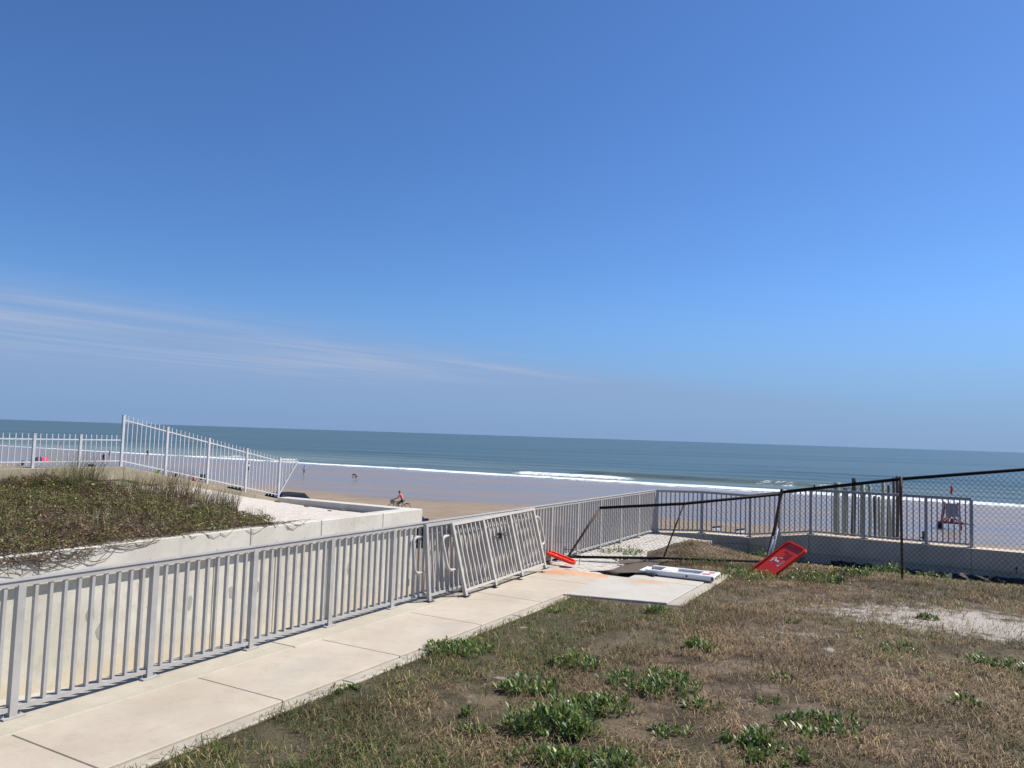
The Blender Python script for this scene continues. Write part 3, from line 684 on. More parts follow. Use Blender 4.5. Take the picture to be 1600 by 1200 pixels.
def tuft(loc, n, h, spread, col, label, seed, name='sea_oat_tuft', group=None):
    rg = np.random.default_rng(seed); V = []; Fc = []; T = []
    for i in range(n):
        a = rg.random() * 6.283; le = spread * (.25 + .75 * rg.random()); H = h * (.55 + .45 * rg.random()); r0 = .38 * rg.random() ** .7 * h
        ox, oy = r0 * math.cos(a + 1), r0 * math.sin(a + 1); dx, dy = math.cos(a), math.sin(a); w = .004 + .003 * rg.random()
        c = np.array(col) * (.6 + .8 * rg.random()); b = len(V)
        for k_ in range(5):
            x = k_ / 4; rr2 = le * H * x ** 2.0; z = H * (x - .22 * le * x ** 3); ww = w * (1 - .85 * x)
            V += [(ox + dx * rr2 - dy * ww, oy + dy * rr2 + dx * ww, z), (ox + dx * rr2 + dy * ww, oy + dy * rr2 - dx * ww, z)]; T += [c, c]
        for k_ in range(4): Fc.append((b + 2 * k_, b + 2 * k_ + 1, b + 2 * k_ + 3, b + 2 * k_ + 2))
    o = npmesh(name, np.array(V), np.array(Fc), M_dune, cols={'tint': np.array(T)}); o.location = loc
    return tag(o, label, 'grass tuft', group)
tl = [('tall dry grass tuft rising in front of the picket fence posts', 118, 760, 90, .85, (.20, .19, .09), 70), ('bushy dry grass tuft just right of the tallest one', 138, 768, 60, .62, (.15, .16, .06), 60),
      ('leaning grass tuft below the tall white gate post', 205, 783, 50, .5, (.13, .14, .05), 60), ('straw coloured grass tuft in the middle of the planter', 238, 790, 70, .62, (.24, .19, .11), 60),
      ('dry grass tuft left of the white sand', 268, 796, 80, .66, (.22, .18, .10), 60), ('thin grass tuft at the edge of the white sand', 303, 803, 55, .5, (.20, .165, .09), 50),
      ('small grass tuft between the sand and the wall', 325, 812, 60, .42, (.17, .15, .08), 60), ('last upright grass tuft at the right end of the planting', 352, 812, 75, .52, (.15, .14, .075), 60),
      ('sparse grass tuft at the left end below the low fence', 40, 762, 50, .5, (.17, .165, .06), 60), ('grass tuft left of the tall dry tuft', 92, 765, 60, .5, (.17, .16, .07), 60)]
TD = [-9.9, -9.6, -9.4, -9.0, -8.9, -8.6, -8.0, -7.6, -9.9, -9.8]
for i, (lb_, px, py, n_, h_, cl, _) in enumerate(tl):
    d = TD[i]; vx, vy = (P(px, py, 0) - Vector(CAM)).xy; a_ = vx * O2.y - vy * O2.x; b_ = vx * NN.y - vy * NN.x; c2 = vx * U.y - vy * U.x; s = -(a_ + d * b_) / c2
    tuft(W(s, d, float(plant_z(s, d)) + .02), int(n_ * 3.0), h_ * 1.35, .8, cl, lb_, 50 + i, group='grass tufts in the planter')
# hanging roots over the cap at the far left
mb = MB(); rg = random.Random(5)
for i in range(70):
    s0 = rg.uniform(2.2, 4.3); s1 = s0 + rg.uniform(-.9, 1.3); dz = rg.uniform(.04, .33) * (1 if 2.3 < (s0 + s1) / 2 < 4.2 else .4)
    pts_ = []
    for q in range(11):
        x = q / 10; s = s0 + (s1 - s0) * x + .03 * math.sin(q * 1.7 + i)
        z = CT + .03 - dz * math.sin(math.pi * x) ** .8 + .01 * math.sin(q * 2.3 + i); outw = .012 + .02 * math.sin(math.pi * x) + .01 * rg.random()
        dd = D0 + outw if 0 < q < 10 else D0 - .15
        pts_.append(W(s, dd, z if 0 < q < 10 else CT + .02))
    mb.tube(pts_, rg.uniform(.0025, .006), 4, False)
for i in range(60):
    s0 = rg.uniform(1, 8.3); z0 = CT + .008; pts_ = []; L_ = rg.uniform(.3, 1.4); dd0 = D0 - rg.uniform(.0, .35)
    for q in range(9):
        x = q / 8; dd = dd0 + .06 * math.sin(q * 1.1 + i) + .1 * (x - .5); hang = max(0., dd - D0 + .005)
        pts_.append(W(s0 + L_ * x, min(dd, D0 + .012), z0 + .012 + .02 * rg.random() - hang * 1.8))
    mb.tube(pts_, rg.uniform(.003, .007), 4, False)
tag(mb.build('hanging_roots', M_soil, None), 'tangle of thin dark roots hanging over the planter wall at the left', 'roots')

# ------------------------------------------------------------------ leaning railing panels
def lean_panel(label, s0, d0, length, dtop, nb, loops, mat, tilt_s=0.):
    H = 1.07; ang = math.atan2(d0 - dtop, 1.06)
    ex = Vector((U.x, U.y, 0)); ez = Vector((-NN.x * math.sin(ang), -NN.y * math.sin(ang), math.cos(ang))); ez = (ez + ex * -tilt_s).normalized(); ey = ez.cross(ex).normalized(); ex = ey.cross(ez)
    M = Matrix.Identity(4)
    for i in range(3): M[i][0] = ex[i]; M[i][1] = ey[i]; M[i][2] = ez[i]
    M.translation = W(s0, d0, .006); t = thing('loose_railing_panel', label, 'railing panel', M=M)
    bays = len(nb); bl = length / bays
    mb = MB(); mb.box((-.025, -.025, 0), (.025, .025, H - .03)); pm = mb.mesh('post', mat)
    mb = MB(); mb.box((-.06, -.05, -.004), (.06, .05, .008)); fm = mb.mesh('foot_plate', M_dark)
    mb = MB(); mb.box((-.011, -.014, .10), (.011, .014, H - .045)); bm = mb.mesh('baluster', mat)
    for i in range(bays + 1):
        po = link('post', pm, t, (bl * i, 0, 0)); link('foot_plate', fm, po, (0, 0, 0))
    for i in range(bays):
        for j in range(1, nb[i] + 1): link('baluster', bm, t, (bl * i + bl * j / (nb[i] + 1), 0, 0))
        mb = MB(); mb.bar((bl * i + .026, 0, .085), (bl * (i + 1) - .026, 0, .085), .034, .035); mb.build('bottom_rail', mat, t)
    mb = MB(); mb.bar((-.03, 0, H - .022), (length + .03, 0, H - .022), .055, .044); mb.build('top_rail', mat, t)
    mb = MB(); mb.tube([(.11, +.045, .90), (length - .11, +.045, .90)], .019, 8); mb.build('handrail', mat, t, True)
    for x, sg in loops:
        pts_ = [(x - sg * .10, +.045, .90)]
        for a in np.linspace(0, math.pi / 2, 5): pts_.append((x + sg * (.17 + .09 * math.sin(a)), +.045, .90 - .09 + .09 * math.cos(a)))
        for a in np.linspace(0, math.pi / 2, 5): pts_.append((x + sg * (.17 + .09 * math.cos(a)), +.045, .50 - .09 * math.sin(a)))
        pts_.append((x - sg * .02, +.045, .41))
        mb = MB(); mb.tube(pts_, .024, 8); mb.build('handrail_loop', mat, t, True)
    return t
lean_panel('front loose sunlit-toned grey railing panel leaning on the path railing, with looped handrail ends', 6.06, .40, 2.60, .115, [6, 6, 6], [(0, -1), (2.6, 1)], M_alu_sunlit, .02)
lean_panel('rear loose railing panel standing almost upright between the front panel and the path railing', 5.45, .18, 2.60, .075, [6, 6, 6], [(0, -1)], M_alu, 0)
# bicycle lock cable on the front panel
mb = MB(); q0 = W(7.28, .24, .76); mb.tube([q0 + Vector((U.x * x, U.y * x, .03 * math.sin(x * 14) + .25 * x * x)) for x in np.linspace(-.18, .3, 9)], .008, 5); mb.box((-.03, -.025, -.05), (.03, .025, .03), Matrix.Translation(q0))
tag(mb.build('padlock_chain', M_dark, None), 'black padlock and chain hanging on the front leaning panel', 'padlock')

# ------------------------------------------------------------------ chain-link fence
def lattice(mb, A, B, C, Dd, sp=.062, r=.0029):
    """diamond wires in the quad A(bottom left) B(bottom right) C(top right) D(top left)"""
    A, B, C, Dd = map(Vector, (A, B, C, Dd)); Lx = (B - A).length; Hh = (Dd - A).length
    def at(x, y): u_ = x / Lx; w_ = y / Hh; return (A * (1 - u_) + B * u_) * (1 - w_) + (Dd * (1 - u_) + C * u_) * w_
    st = sp * 1.4142
    for sg in (1, -1):
        x = -Hh if sg > 0 else 0
        while x < Lx + (0 if sg > 0 else Hh):
            # line from (x,0) to (x+sg*Hh,Hh) clipped to 0..Lx
            y0 = 0; y1 = Hh; xa = x; xb = x + sg * Hh
            pa = [xa, 0.]; pb = [xb, Hh]
            def clip(p, q):
                p = list(p)
                if p[0] < 0: tt = (0 - p[0]) / (q[0] - p[0]); p = [0, p[1] + tt * (q[1] - p[1])]
                if p[0] > Lx: tt = (Lx - p[0]) / (q[0] - p[0]); p = [Lx, p[1] + tt * (q[1] - p[1])]
                return p
            if max(xa, xb) > 0 and min(xa, xb) < Lx:
                pa = clip(pa, pb); pb = clip(pb, pa)
                if abs(pa[1] - pb[1]) > .02:
                    n_ = 4; off = .004 * sg
                    pts_ = [at(pa[0] + (pb[0] - pa[0]) * i / n_, pa[1] + (pb[1] - pa[1]) * i / n_) + Vector((0, off, 0)) for i in range(n_ + 1)]
                    mb.tube(pts_, r, 3, False)
            x += st
q0 = P(1410, 904, -.03); fd = Vector((NN.x, NN.y, 0))
# standing run: corner post, line post, beyond the frame
c0 = W(12.39, 3.39, 0); slope = .142
e0 = q0 - fd * 2.2
cor = Vector((e0.x, e0.y, -.05)); topz = lambda x: 1.82 + slope * x          # x measured from the line post
runR = 3.4
t = thing('chain_link_fence', 'black chain-link fence still standing on the right, its top rail sloping to the left', 'fence', q0)
mb = MB(); mb.tube([Vector((0, 0, -.1)), Vector((-.03, 0, topz(0) + .04))], [.019, .030], 10); mb.build('post', M_rusty, t, True)
cb = P(1197, 881, 0) - q0; ctp = Vector((e0.x, e0.y, topz(-2.2))) - q0
d1 = _f + (1222 - 800) / F * _r - (764 - 600) / F * _u; kk = 15.2 / d1[1]; ctp = Vector(CAM + d1 * kk) - q0
mb = MB(); mb.tube([cb, cb.lerp(ctp, .5) + Vector((.02, 0, 0)), ctp], .032, 10); mb.build('leaning_post', M_rusty, t, True)
mb = MB(); a = ctp - Vector((0, 0, .06)); b = Vector((0, 0, topz(0))); cR = fd * runR + Vector((0, 0, topz(runR)))
mb.tube([a, b, cR], .031, 9); mb.build('top_rail', M_black, t, True)
pR = fd * runR; mb = MB(); mb.tube([pR + Vector((0, 0, -.1)), pR + Vector((0, 0, topz(runR) + .04))], .03, 10); mb.build('post', M_rusty, t, True)
mb = MB(); mb.tube([a + (b - a) * .28 + Vector((0, 0, .02)), a + (b - a) * .28 + Vector((0, 0, .07))], .014, 6); mb.tube([a + (b - a) * .62 + Vector((0, 0, .02)), a + (b - a) * .62 + Vector((0, 0, .05))], .02, 6); mb.build('rail_clamp', M_black, t)
mb = MB(); lattice(mb, cb + Vector((.05, 0, .02)), Vector((0, 0, .02)), b, a); lattice(mb, Vector((0, 0, .02)), pR + Vector((0, 0, .02)), cR, b)
tag(mb.build('wire_mesh', M_wire, t), kind='stuff')
# collapsed run on the left
pL = [P(885, 874, 0), P(1035, 876, 0), P(1190, 880.5, .0)]
def topat(px, py, Yd): d_ = _f + (px - 800) / F * _r - (py - 600) / F * _u; return Vector(CAM + d_ * Yd / d_[1])
tL = [topat(937, 793.5, 15.45), topat(1069, 787, 15.5), topat(1219, 772, 15.25)]
base = pL[0].copy(); t = thing('collapsed_fence_panel', 'collapsed black chain-link fence panel leaning over the end of the path', 'fence', base)
mb = MB(); mb.tube([p - base for p in tL], .029, 9); mb.build('top_rail', M_black, t, True)
mb = MB(); mb.tube([P(845, 878, .03) - base, pL[0] - base + Vector((0, 0, .05)), pL[1] - base + Vector((0, 0, .05)), pL[2] - base + Vector((0, 0, .04))], .027, 9); mb.build('bottom_rail', M_black, t, True)
mb = MB(); mb.tube([pL[0] - base, tL[0] - base], .022, 9); mb.build('post', M_rusty, t, True)
mb = MB(); mb.tube([pL[1] - base, tL[1] - base], .016, 8); mb.build('post', M_rusty, t, True)
mb = MB(); lattice(mb, pL[0] - base + Vector((0, .01, .06)), pL[2] - base + Vector((0, .01, .06)), tL[2] - base, tL[0] - base, r=.002); tag(mb.build('wire_mesh', M_wire, t), kind='stuff')
# wire loop sticking up beside the path
mb = MB(); c_ = P(905, 885, 0); mb.tube([c_ + Vector((-.28 + .30 * math.sin(a), .1 * math.sin(a), .32 * math.sin(a * .5 + 1.57) if a > 0 else .3)) for a in np.linspace(0, 1.57, 3)] + [c_ + Vector((.03, .1, .18)), c_ + Vector((.0, .1, 0))], .006, 5)
tag(mb.build('bent_wire', M_rusty, None, True), 'bent rusty wire loop sticking up at the path end', 'wire')
# white broken poles beside the leaning post
for i, (x0, y0, x1, y1) in enumerate(((1206, 868, 1215, 826), (1201, 866, 1209, 838))):
    p0 = topat(x0, y0, 15.0); p1 = topat(x1, y1, 15.0); p0 = p0 + (p0 - p1).normalized() * .28
    mb = MB(); mb.tube([p0, p1], .018, 8)
    tag(mb.build('white_pole', M_whitep, None, True), ('longer' if i == 0 else 'shorter') + ' white pole propped behind the big red plastic panel', 'pole', 'white poles behind the red panel')

# ------------------------------------------------------------------ red plastic panels
def rrect(w, h, r, k=5):
    pts = []
    for cx_, cy_, a0 in ((w - r, h - r, 0), (-w + r, h - r, 90), (-w + r, -h + r, 180), (w - r, -h + r, 270)):
        for i in range(k + 1): a = R(a0 + 90 * i / k); pts.append((cx_ + r * math.cos(a), cy_ + r * math.sin(a)))
    return pts
def red_panel(label, origin, ex, ey, w, h, marks):
    ex = Vector(ex).normalized(); ez = ex.cross(Vector(ey)).normalized(); ey = ez.cross(ex)
    M = Matrix.Identity(4)
    for i in range(3): M[i][0] = ex[i]; M[i][1] = ey[i]; M[i][2] = ez[i]
    M.translation = origin; t = thing('red_plastic_panel', label, 'plastic panel', M=M)
    o_ = rrect(w / 2, h / 2, .09); i_ = rrect(w / 2 - .035, h / 2 - .035, .065); k_ = len(o_)
    mb = MB(); vs_ = [(x, y, -.02) for x, y in o_] + [(x, y, .03) for x, y in o_] + [(x, y, .03) for x, y in i_] + [(x, y, .008) for x, y in i_]
    fs = [tuple(range(k_ - 1, -1, -1)), tuple(range(3 * k_, 4 * k_))]
    for r_ in range(3):
        for i in range(k_): fs.append((r_*k_+i, r_*k_+(i+1)%k_, (r_+1)*k_+(i+1)%k_, (r_+1)*k_+i))
    mb.add(vs_, fs); mb.build('board', M_red, t)
    for kind, x, y, sx, sy, a, mt in marks:
        mb = MB(); Mx = Matrix.Translation((x, y, 0)) @ Matrix.Rotation(R(a), 4, 'Z')
        if kind == 'r': mb.box((-sx / 2, -sy / 2, .007), (sx / 2, sy / 2, .0085), Mx)
        else: mb.prism([(sx / 2 * math.cos(q) * (1 + .25 * math.sin(2 * q + x * 40)), sy / 2 * math.sin(q)) for q in np.linspace(0, 6.283, 10)[:-1]], .007, .011, Mx)
        mb.build('marking' if mt is not M_red_shade else 'painted_recess', mt, t)  # recesses are flat plates, their shade only painted in darker red
    return t
# big panel: corners (1245,848) top right, (1218,845) top left ... lower edge hidden in the weeds
Dq = P(1174, 900, -.06); Cq = P(1213, 911, -.06); Aq = topat(1218, 846, Dq.y + .42); Bq = topat(1248, 861, Cq.y + .42)
red_panel('big red plastic panel with scuffed white marks tilted in the weeds below the leaning post', (Aq + Bq + Cq + Dq) / 4, (Bq - Aq), (Aq - Dq), (Bq - Aq).length * .95, (Aq - Dq).length * 1.06,
          [('r', .09, .20, .16, .17, 0, M_red_shade), ('o', -.15, .02, .035, .09, 20, M_whitep), ('o', -.12, .075, .07, .025, 10, M_whitep), ('o', -.07, .035, .09, .045, -30, M_whitep), ('o', .005, .03, .07, .05, -40, M_whitep),
           ('o', .02, .125, .03, .03, 0, M_whitep), ('o', -.04, .115, .03, .025, 0, M_whitep), ('r', .13, .03, .05, .13, -5, M_greyp), ('o', .12, -.05, .05, .035, 0, M_whitep), ('r', -.02, .17, .012, .18, -8, M_red_shade),
           ('r', -.05, .28, .10, .05, 0, M_red_shade), ('o', -.16, -.03, .02, .03, 0, M_whitep)])
p0 = P(893, 884, .02); p1 = topat(853, 861, 14.75)
ax_ = (p1 - p0); red_panel('narrow red plastic panel tilted against the foot of the collapsed fence', p0.lerp(p1, .5) + Vector((0, 0, .03)), Vector((.5, .85, .05)), ax_, .20, ax_.length * 1.0,
          [('o', 0, .05, .02, .02, 0, M_whitep), ('o', .08, -.1, .018, .018, 0, M_whitep), ('o', -.05, -.2, .018, .03, 0, M_whitep), ('r', .02, .22, .02, .08, 10, M_red_shade)])

# white plastic barricade lying flat on the pad
q = W(9.83, 2.40, .012); t = thing('fallen_barricade', 'white plastic barricade lying flat on the far end of the concrete pad', 'barricade', q, ANG - math.pi / 2 + R(2))
def bb(name, lo, hi, mat, bev=.012): mb = MB(); mb.box(lo, hi); return mb.build(name, mat, t, bevel=bev)
bb('side_frame', (-.52, -.27, 0), (.68, -.19, .085), M_whitep); bb('side_frame', (-.52, .19, 0), (.68, .27, .085), M_whitep)
bb('cross_panel', (-.26, -.188, .02), (-.04, .188, .089), M_whitep); bb('cross_panel', (.40, -.188, .05), (.68, .188, .083), M_whitep); bb('recess_panel', (-.038, -.188, .012), (.398, .188, .045), M_greyp, .004)
bb('end_block', (-.64, -.24, 0), (-.524, .24, .055), M_whitep); bb('reflector', (.44, -.15, .084), (.58, -.02, .087), M_sticker, 0); bb('reflector', (.52, .04, .084), (.62, .16, .087), M_sticker, 0)
for x, y, z in ((.22, -.272, .045), (.65, -.272, .05), (.655, -.272, .022)):
    mb = MB(); mb.tube([(x, y + .01, z), (x, y - .006, z)], .017, 8); mb.build('bolt', M_dark, t)

# ------------------------------------------------------------------ weeds
def weed(name, label, px, py, wpx, hpx, n, seed, cat='weed', yellow=0, z=None, tall=1.0, pale=.0):
    g0 = P(px, py, -.02)
    for _ in range(4): s, d = SDc(g0); zz = float(lawn_z(s, d)) if z is None else z; g0 = P(px, py, zz)
    dist = g0.y; rad = wpx / F * dist / 2 * 1.2; hgt = max(.05, hpx / F * dist * .85); rg = np.random.default_rng(seed)
    V = []; Fc = []; T = []
    for i in range(n):
        a0 = rg.random() * 6.283; r0 = rad * (.95 * math.sqrt(rg.random()) if rg.random() < .94 else 1.0 + .15 * rg.random()); cx_, cy_ = r0 * math.cos(a0), r0 * math.sin(a0) * .75
        if vnoise(cx_ * 9 + seed, cy_ * 9) < .27: continue
        top = hgt * max(.25, 1 - .6 * (r0 / (rad + 1e-6)) ** 2) * (.55 + .45 * rg.random())
        stem = top * (.25 + .5 * rg.random())
        for lf in range(6):
            a = rg.random() * 6.283; ln = (.04 + .05 * rg.random()) * (.8 if rad < .15 else 1); w = ln * (.095 + .06 * rg.random()); el = .45 + rg.random() * .95
            dx, dy = math.cos(a), math.sin(a); b = len(V); z0 = stem * (.3 + .7 * lf / 5)
            cl = np.array([.095, .160, .032]) if rg.random() < .6 else np.array([.185, .245, .06])
            if rg.random() < .07: cl = np.array([.28, .27, .05])
            if rg.random() < .05 + pale: cl = np.array([.21, .25, .15])
            cl = cl * (.65 + .7 * rg.random())
            pts_ = [(0, 0), (.5, 1), (1.0, 0)]
            p_a = (cx_, cy_, z0); c1 = math.cos(el); s1 = math.sin(el)
            mid = (cx_ + dx * ln * .5 * c1, cy_ + dy * ln * .5 * c1, z0 + ln * .5 * s1); tip = (cx_ + dx * ln * c1 * 1.02, cy_ + dy * ln * c1 * 1.02, z0 + ln * s1 * .86)
            V += [p_a, (mid[0] - dy * w, mid[1] + dx * w, mid[2] + w * .35), tip, (mid[0] + dy * w, mid[1] - dx * w, mid[2] + w * .35), mid]
            Fc += [(b, b + 3, b + 4, b + 1), (b + 1, b + 4, b + 3, b + 2)]; T += [cl] * 5
        if i < yellow:
            b = len(V); cl = np.array([.75, .55, .04]); zf = top + .03
            V += [(cx_ - .003, cy_, 0), (cx_ + .003, cy_, 0), (cx_, cy_, zf)]; T += [np.array([.08, .14, .03])] * 3; V.append((cx_, cy_ + .002, zf)); T.append(T[-1]); Fc.append((b, b + 1, b + 2, b + 3)); b += 4
            for q_ in range(6): V.append((cx_ + .018 * math.cos(q_ * 1.047), cy_ + .018 * math.sin(q_ * 1.047), zf + .004 * (q_ % 2))); T.append(cl)
            V.append((cx_, cy_, zf + .01)); T.append(cl)
            for q_ in (0, 2, 4): Fc.append((b + q_, b + (q_ + 1) % 6, b + (q_ + 2) % 6, b + 6))
    o = npmesh(name, np.array(V), np.array(Fc), M_leaf, cols={'tint': np.array(T)}); o.location = (g0.x, g0.y, zz - .012)
    return tag(o, label, cat, 'weeds on the lawn')
WEEDS = [('dark green weed clump at the path edge below the leaning panels', 716, 1018, 92, 34, 150), ('weed clump right of the path edge clump, in olive grass', 900, 1040, 66, 40, 110),
 ('rounded weed clump left of centre in the lawn', 826, 1078, 78, 42, 130), ('wide bright weed clump in the middle of the lawn', 1022, 1072, 128, 52, 260),
 ('largest weed patch with a white stone in it', 862, 1140, 120, 95, 380), ('right part of the largest weed patch', 940, 1108, 90, 48, 150),
 ('compact upright weed in the middle of the brown lawn', 1094, 1014, 42, 36, 80), ('small yellowish weed below the compact upright one', 1098, 1106, 52, 24, 50),
 ('spreading weed at the lower right of the lawn', 1280, 1138, 118, 34, 170), ('upright weed near the bottom edge, right of centre', 1180, 1162, 64, 52, 110), ('low weed at the bottom edge below the upright one', 1212, 1186, 90, 30, 110),
 ('thin weed left of the upright bottom weed', 1122, 1158, 40, 34, 40), ('weed at the bottom edge below the largest patch', 860, 1196, 110, 40, 130), ('pale weed at the bottom edge, right of the largest patch', 945, 1196, 90, 44, 110),
 ('small weed at the near edge of the concrete pad', 1027, 956, 34, 20, 50), ('small round weed on the bare sandy patch', 1447, 967, 28, 14, 40), ('tiny weed left of the sandy patch', 1238, 972, 22, 14, 22),
 ('low weed at the right edge of the lawn', 1545, 1036, 66, 26, 70), ('second low weed at the right frame edge', 1588, 1046, 40, 18, 40), ('tiny weed left of the largest patch', 727, 1118, 22, 26, 20),
 ('low pale weed lower left of the largest patch', 738, 1144, 44, 20, 45), ('tiny weed by the path edge at lower left', 542, 1078, 40, 10, 30), ('low weed between the middle clump and the lower right one', 1052, 1146, 60, 16, 40),
 ('small weed beside the kerb behind the edge clump', 870, 956, 24, 10, 24), ('faint weed in the right half of the lawn', 1405, 1014, 50, 16, 40), ('faint weed right of centre in the lawn', 1226, 1062, 40, 14, 30), ('small weed left of the lower right spreader', 1205, 1098, 36, 16, 26), ('weed in the far right grass', 1500, 1100, 60, 20, 50)]
for i, (lb_, px, py, w_, h_, n_) in enumerate(WEEDS): weed('weed', lb_, px, py, w_, h_, int(n_ * .9), 200 + i, pale=.10 if 'pale' in lb_ else .02)
BUSH = [('leafy bush on the mound beyond the path end', 972, 868, 66, 34, 160, 0), ('pale shrub beside the pavers near the railing corner', 1030, 855, 46, 26, 90, 0), ('weeds left of the big red panel', 1160, 903, 90, 36, 220, 2), ('yellow flowering weeds right of the big red panel', 1272, 908, 84, 34, 220, 14),
        ('weeds behind the big red panel', 1205, 872, 70, 30, 240, 0), ('weeds along the silt fabric', 1330, 898, 52, 24, 130, 3), ('weeds round the foot of the line post', 1385, 896, 54, 32, 170, 0), ('sparse green growth on the mound', 1110, 880, 80, 20, 80, 0), ('low growth at the foot of the seawall', 1455, 902, 50, 18, 50, 0)]
for i, (lb_, px, py, w_, h_, n_, y_) in enumerate(BUSH): weed('weed', lb_, px, py, w_, h_, n_, 300 + i, yellow=y_, pale=.10 if 'pale' in lb_ else .03)
mb = MB(); c_ = P(886, 1100, .09)
ring = [[Vector((c_.x + .035 * r_ * math.cos(a), c_.y + .03 * r_ * math.sin(a), c_.z + .035 * h_)) for a in np.linspace(0, 6.283, 9)[:-1]] for r_, h_ in ((.6, -.8), (1, -.2), (.9, .4), (.45, .85))]
mb.add(sum(ring, []), [(a * 8 + b, a * 8 + (b + 1) % 8, a * 8 + 8 + (b + 1) % 8, a * 8 + 8 + b) for a in range(3) for b in range(8)] + [tuple(range(24, 32))]); mb.tube([(c_.x, c_.y, -.03), (c_.x, c_.y, c_.z)], .012, 6)
tag(mb.build('puffball', M_stone, None, True), 'round white puffball among the largest weeds', 'mushroom')
mb = MB(); c_ = P(1430, 906, -.1); ring = [[Vector((c_.x + .05 * r_ * math.cos(a), c_.y + .04 * r_ * math.sin(a), c_.z + .035 * h_)) for a in np.linspace(0, 6.283, 9)[:-1]] for r_, h_ in ((1, 0), (.9, .7), (.4, 1.1))]
mb.add(sum(ring, []), [(a * 8 + b, a * 8 + (b + 1) % 8, a * 8 + 8 + (b + 1) % 8, a * 8 + 8 + b) for a in range(2) for b in range(8)] + [tuple(range(16, 24))])
tag(mb.build('orange_stone', simple('orange_stone', (.5, .3, .16), (.6, .4, .24), 20), None), 'small orange stone at the foot of the seawall right of the line post', 'stone')

# ------------------------------------------------------------------ things on the beach
def on_beach(px, py):
    z = -4.
    for _ in range(12): p = P(px, py, z); z = float(beach_z(SDc(p)[0]))
    return p
# old pilings
PILES = [(1308, 754, 11.5, 0, 31), (1320, 762, 8, 0, 32), (1334, 747, 8.5, 1, 32), (1347, 756, 8, 0, 32.5), (1359, 758, 6, 0, 33.5), (1367, 775, 5, 1, 33), (1374, 776, 5, 0, 33.5), (1380, 753, 6, 0, 34.5), (1388, 758, 5, 1, 35), (1396, 746, 5, 1, 36), (1402, 744, 6, 1, 36.5), (1391, 782, 5, 0, 34.5)]
for i, (px, pt, w_, dk, Yd) in enumerate(PILES):
    tp = topat(px, pt, Yd); s, d = SDc(tp); zb = float(beach_z(s)) - .1; r_ = w_ / F * Yd / 2 * .86
    mb = MB(); n_ = 9; pts_ = []; rs = []
    for q in range(7): x = q / 6; pts_.append((tp.x + .02 * math.sin(q + i), tp.y, zb + (tp.z - zb) * x)); rs.append(r_ * (1.06 - .08 * x + .02 * math.sin(q * 2.1 + i)))
    mb.tube(pts_, rs, n_); ordn = ['widest weathered wooden pile, leftmost of the group', 'second pile from the left, close beside the widest', 'tall brown-topped pile, third from the left', 'fourth pile from the left', 'fifth pile, thin and brown', 'short dark pile in the middle of the group', 'short pale pile beside the short dark one', 'tall pale pile right of the middle', 'thin dark pile behind the tall pale one', 'tall dark pile near the right end', 'rightmost dark pile behind the fence post', 'shortest pale pile near the right end'][i]
    tag(mb.build('wooden_pile', M_piledark if dk else M_pile, None, True), ordn + ', beyond the seawall', 'pile', 'old wooden piles')
# lifeguard chair
q = on_beach(1486, 826); t = thing('lifeguard_chair', 'red wheeled lifeguard chair with a back board greyed for shade on the wet sand', 'lifeguard chair', q, R(-24))
K = q.y / 62.
def tb(name, *bars, mat=M_redw, w=.09):
    mb = MB()
    for a, b in bars: mb.bar(a, b, w, w, (0, 1, 0) if abs(Vector(b).x - Vector(a).x) + abs(Vector(b).z - Vector(a).z) > .05 else (0, 0, 1))
    return mb.build(name, mat, t)
for y in (-.6, .6):
    tb('leg', ((-.75, y, .2), (-.58, y, 1.75))); tb('leg', ((.75, y, .02), (.58, y, 1.75))); tb('beam', ((-1.0, y, .52), (1.05, y, .52)), w=.11)
    tb('brace', ((-.6, y * .97, .55), (-.05, y * .97, 1.15))); tb('brace', ((.6, y * .97, .55), (.05, y * .97, 1.15))); tb('arm', ((-.62, y, 1.76), (.62, y, 1.76)), w=.08)
    tb('upright', ((-.60, y, 1.1), (-.52, y, 2.35)), w=.09); tb('upright', ((.60, y, 1.1), (.58, y, 2.30)), w=.10)
tb('crossbeam', ((-.9, -.6, .5), (-.9, .6, .5))); tb('tow_bar', ((1.0, 0, .5), (1.75, -.1, .44)), w=.08); tb('rear_leg', ((.72, -.02, .02), (.72, -.02, .55)), w=.10)
mb = MB(); mb.box((-.48, -.70, 1.12), (.46, -.64, 2.22)); mb.build('back_board', M_greyp, t)  # shade on the board's back is put into its grey colour
mb = MB(); mb.box((-.55, -.55, 1.08), (.55, .55, 1.16)); mb.build('seat', M_whitep, t); mb = MB(); mb.box((-.12, -.66, .6), (.10, -.61, .95)); mb.build('box_panel', M_redw, t)
mb = MB(); mb.box((.40, -.66, .62), (.68, -.62, 1.05)); mb.build('side_panel', M_whitep, t); mb = MB(); mb.box((.60, -.5, 1.2), (.66, .5, 2.3)); mb.build('side_board', M_whitep, t)
for y in (-.62, .62):
    mb = MB(); mb.tube([(-.86, y - .1, .22), (-.86, y + .1, .22)], .23, 14); mb.build('wheel', M_rubber, t, False)
mb = MB(); mb.tube([(-.05, 0, 1.16), (-.05, 0, 3.75)], .022, 6); mb.build('flag_pole', M_whitep, t)
mb = MB(); v = [(-.05 + .12 * x + .04 * math.sin(z * 6), .05 * math.sin(x * 5 + z * 4), 3.72 - z) for z in (0, .25, .5, .72) for x in (0, .5, 1.0, 1.5)]; mb.add(v, [(a * 4 + b, a * 4 + b + 1, a * 4 + b + 5, a * 4 + b + 4) for a in range(3) for b in range(3)]); o = mb.build('flag', M_red, t); so = o.modifiers.new('s', 'SOLIDIFY'); so.thickness = .01
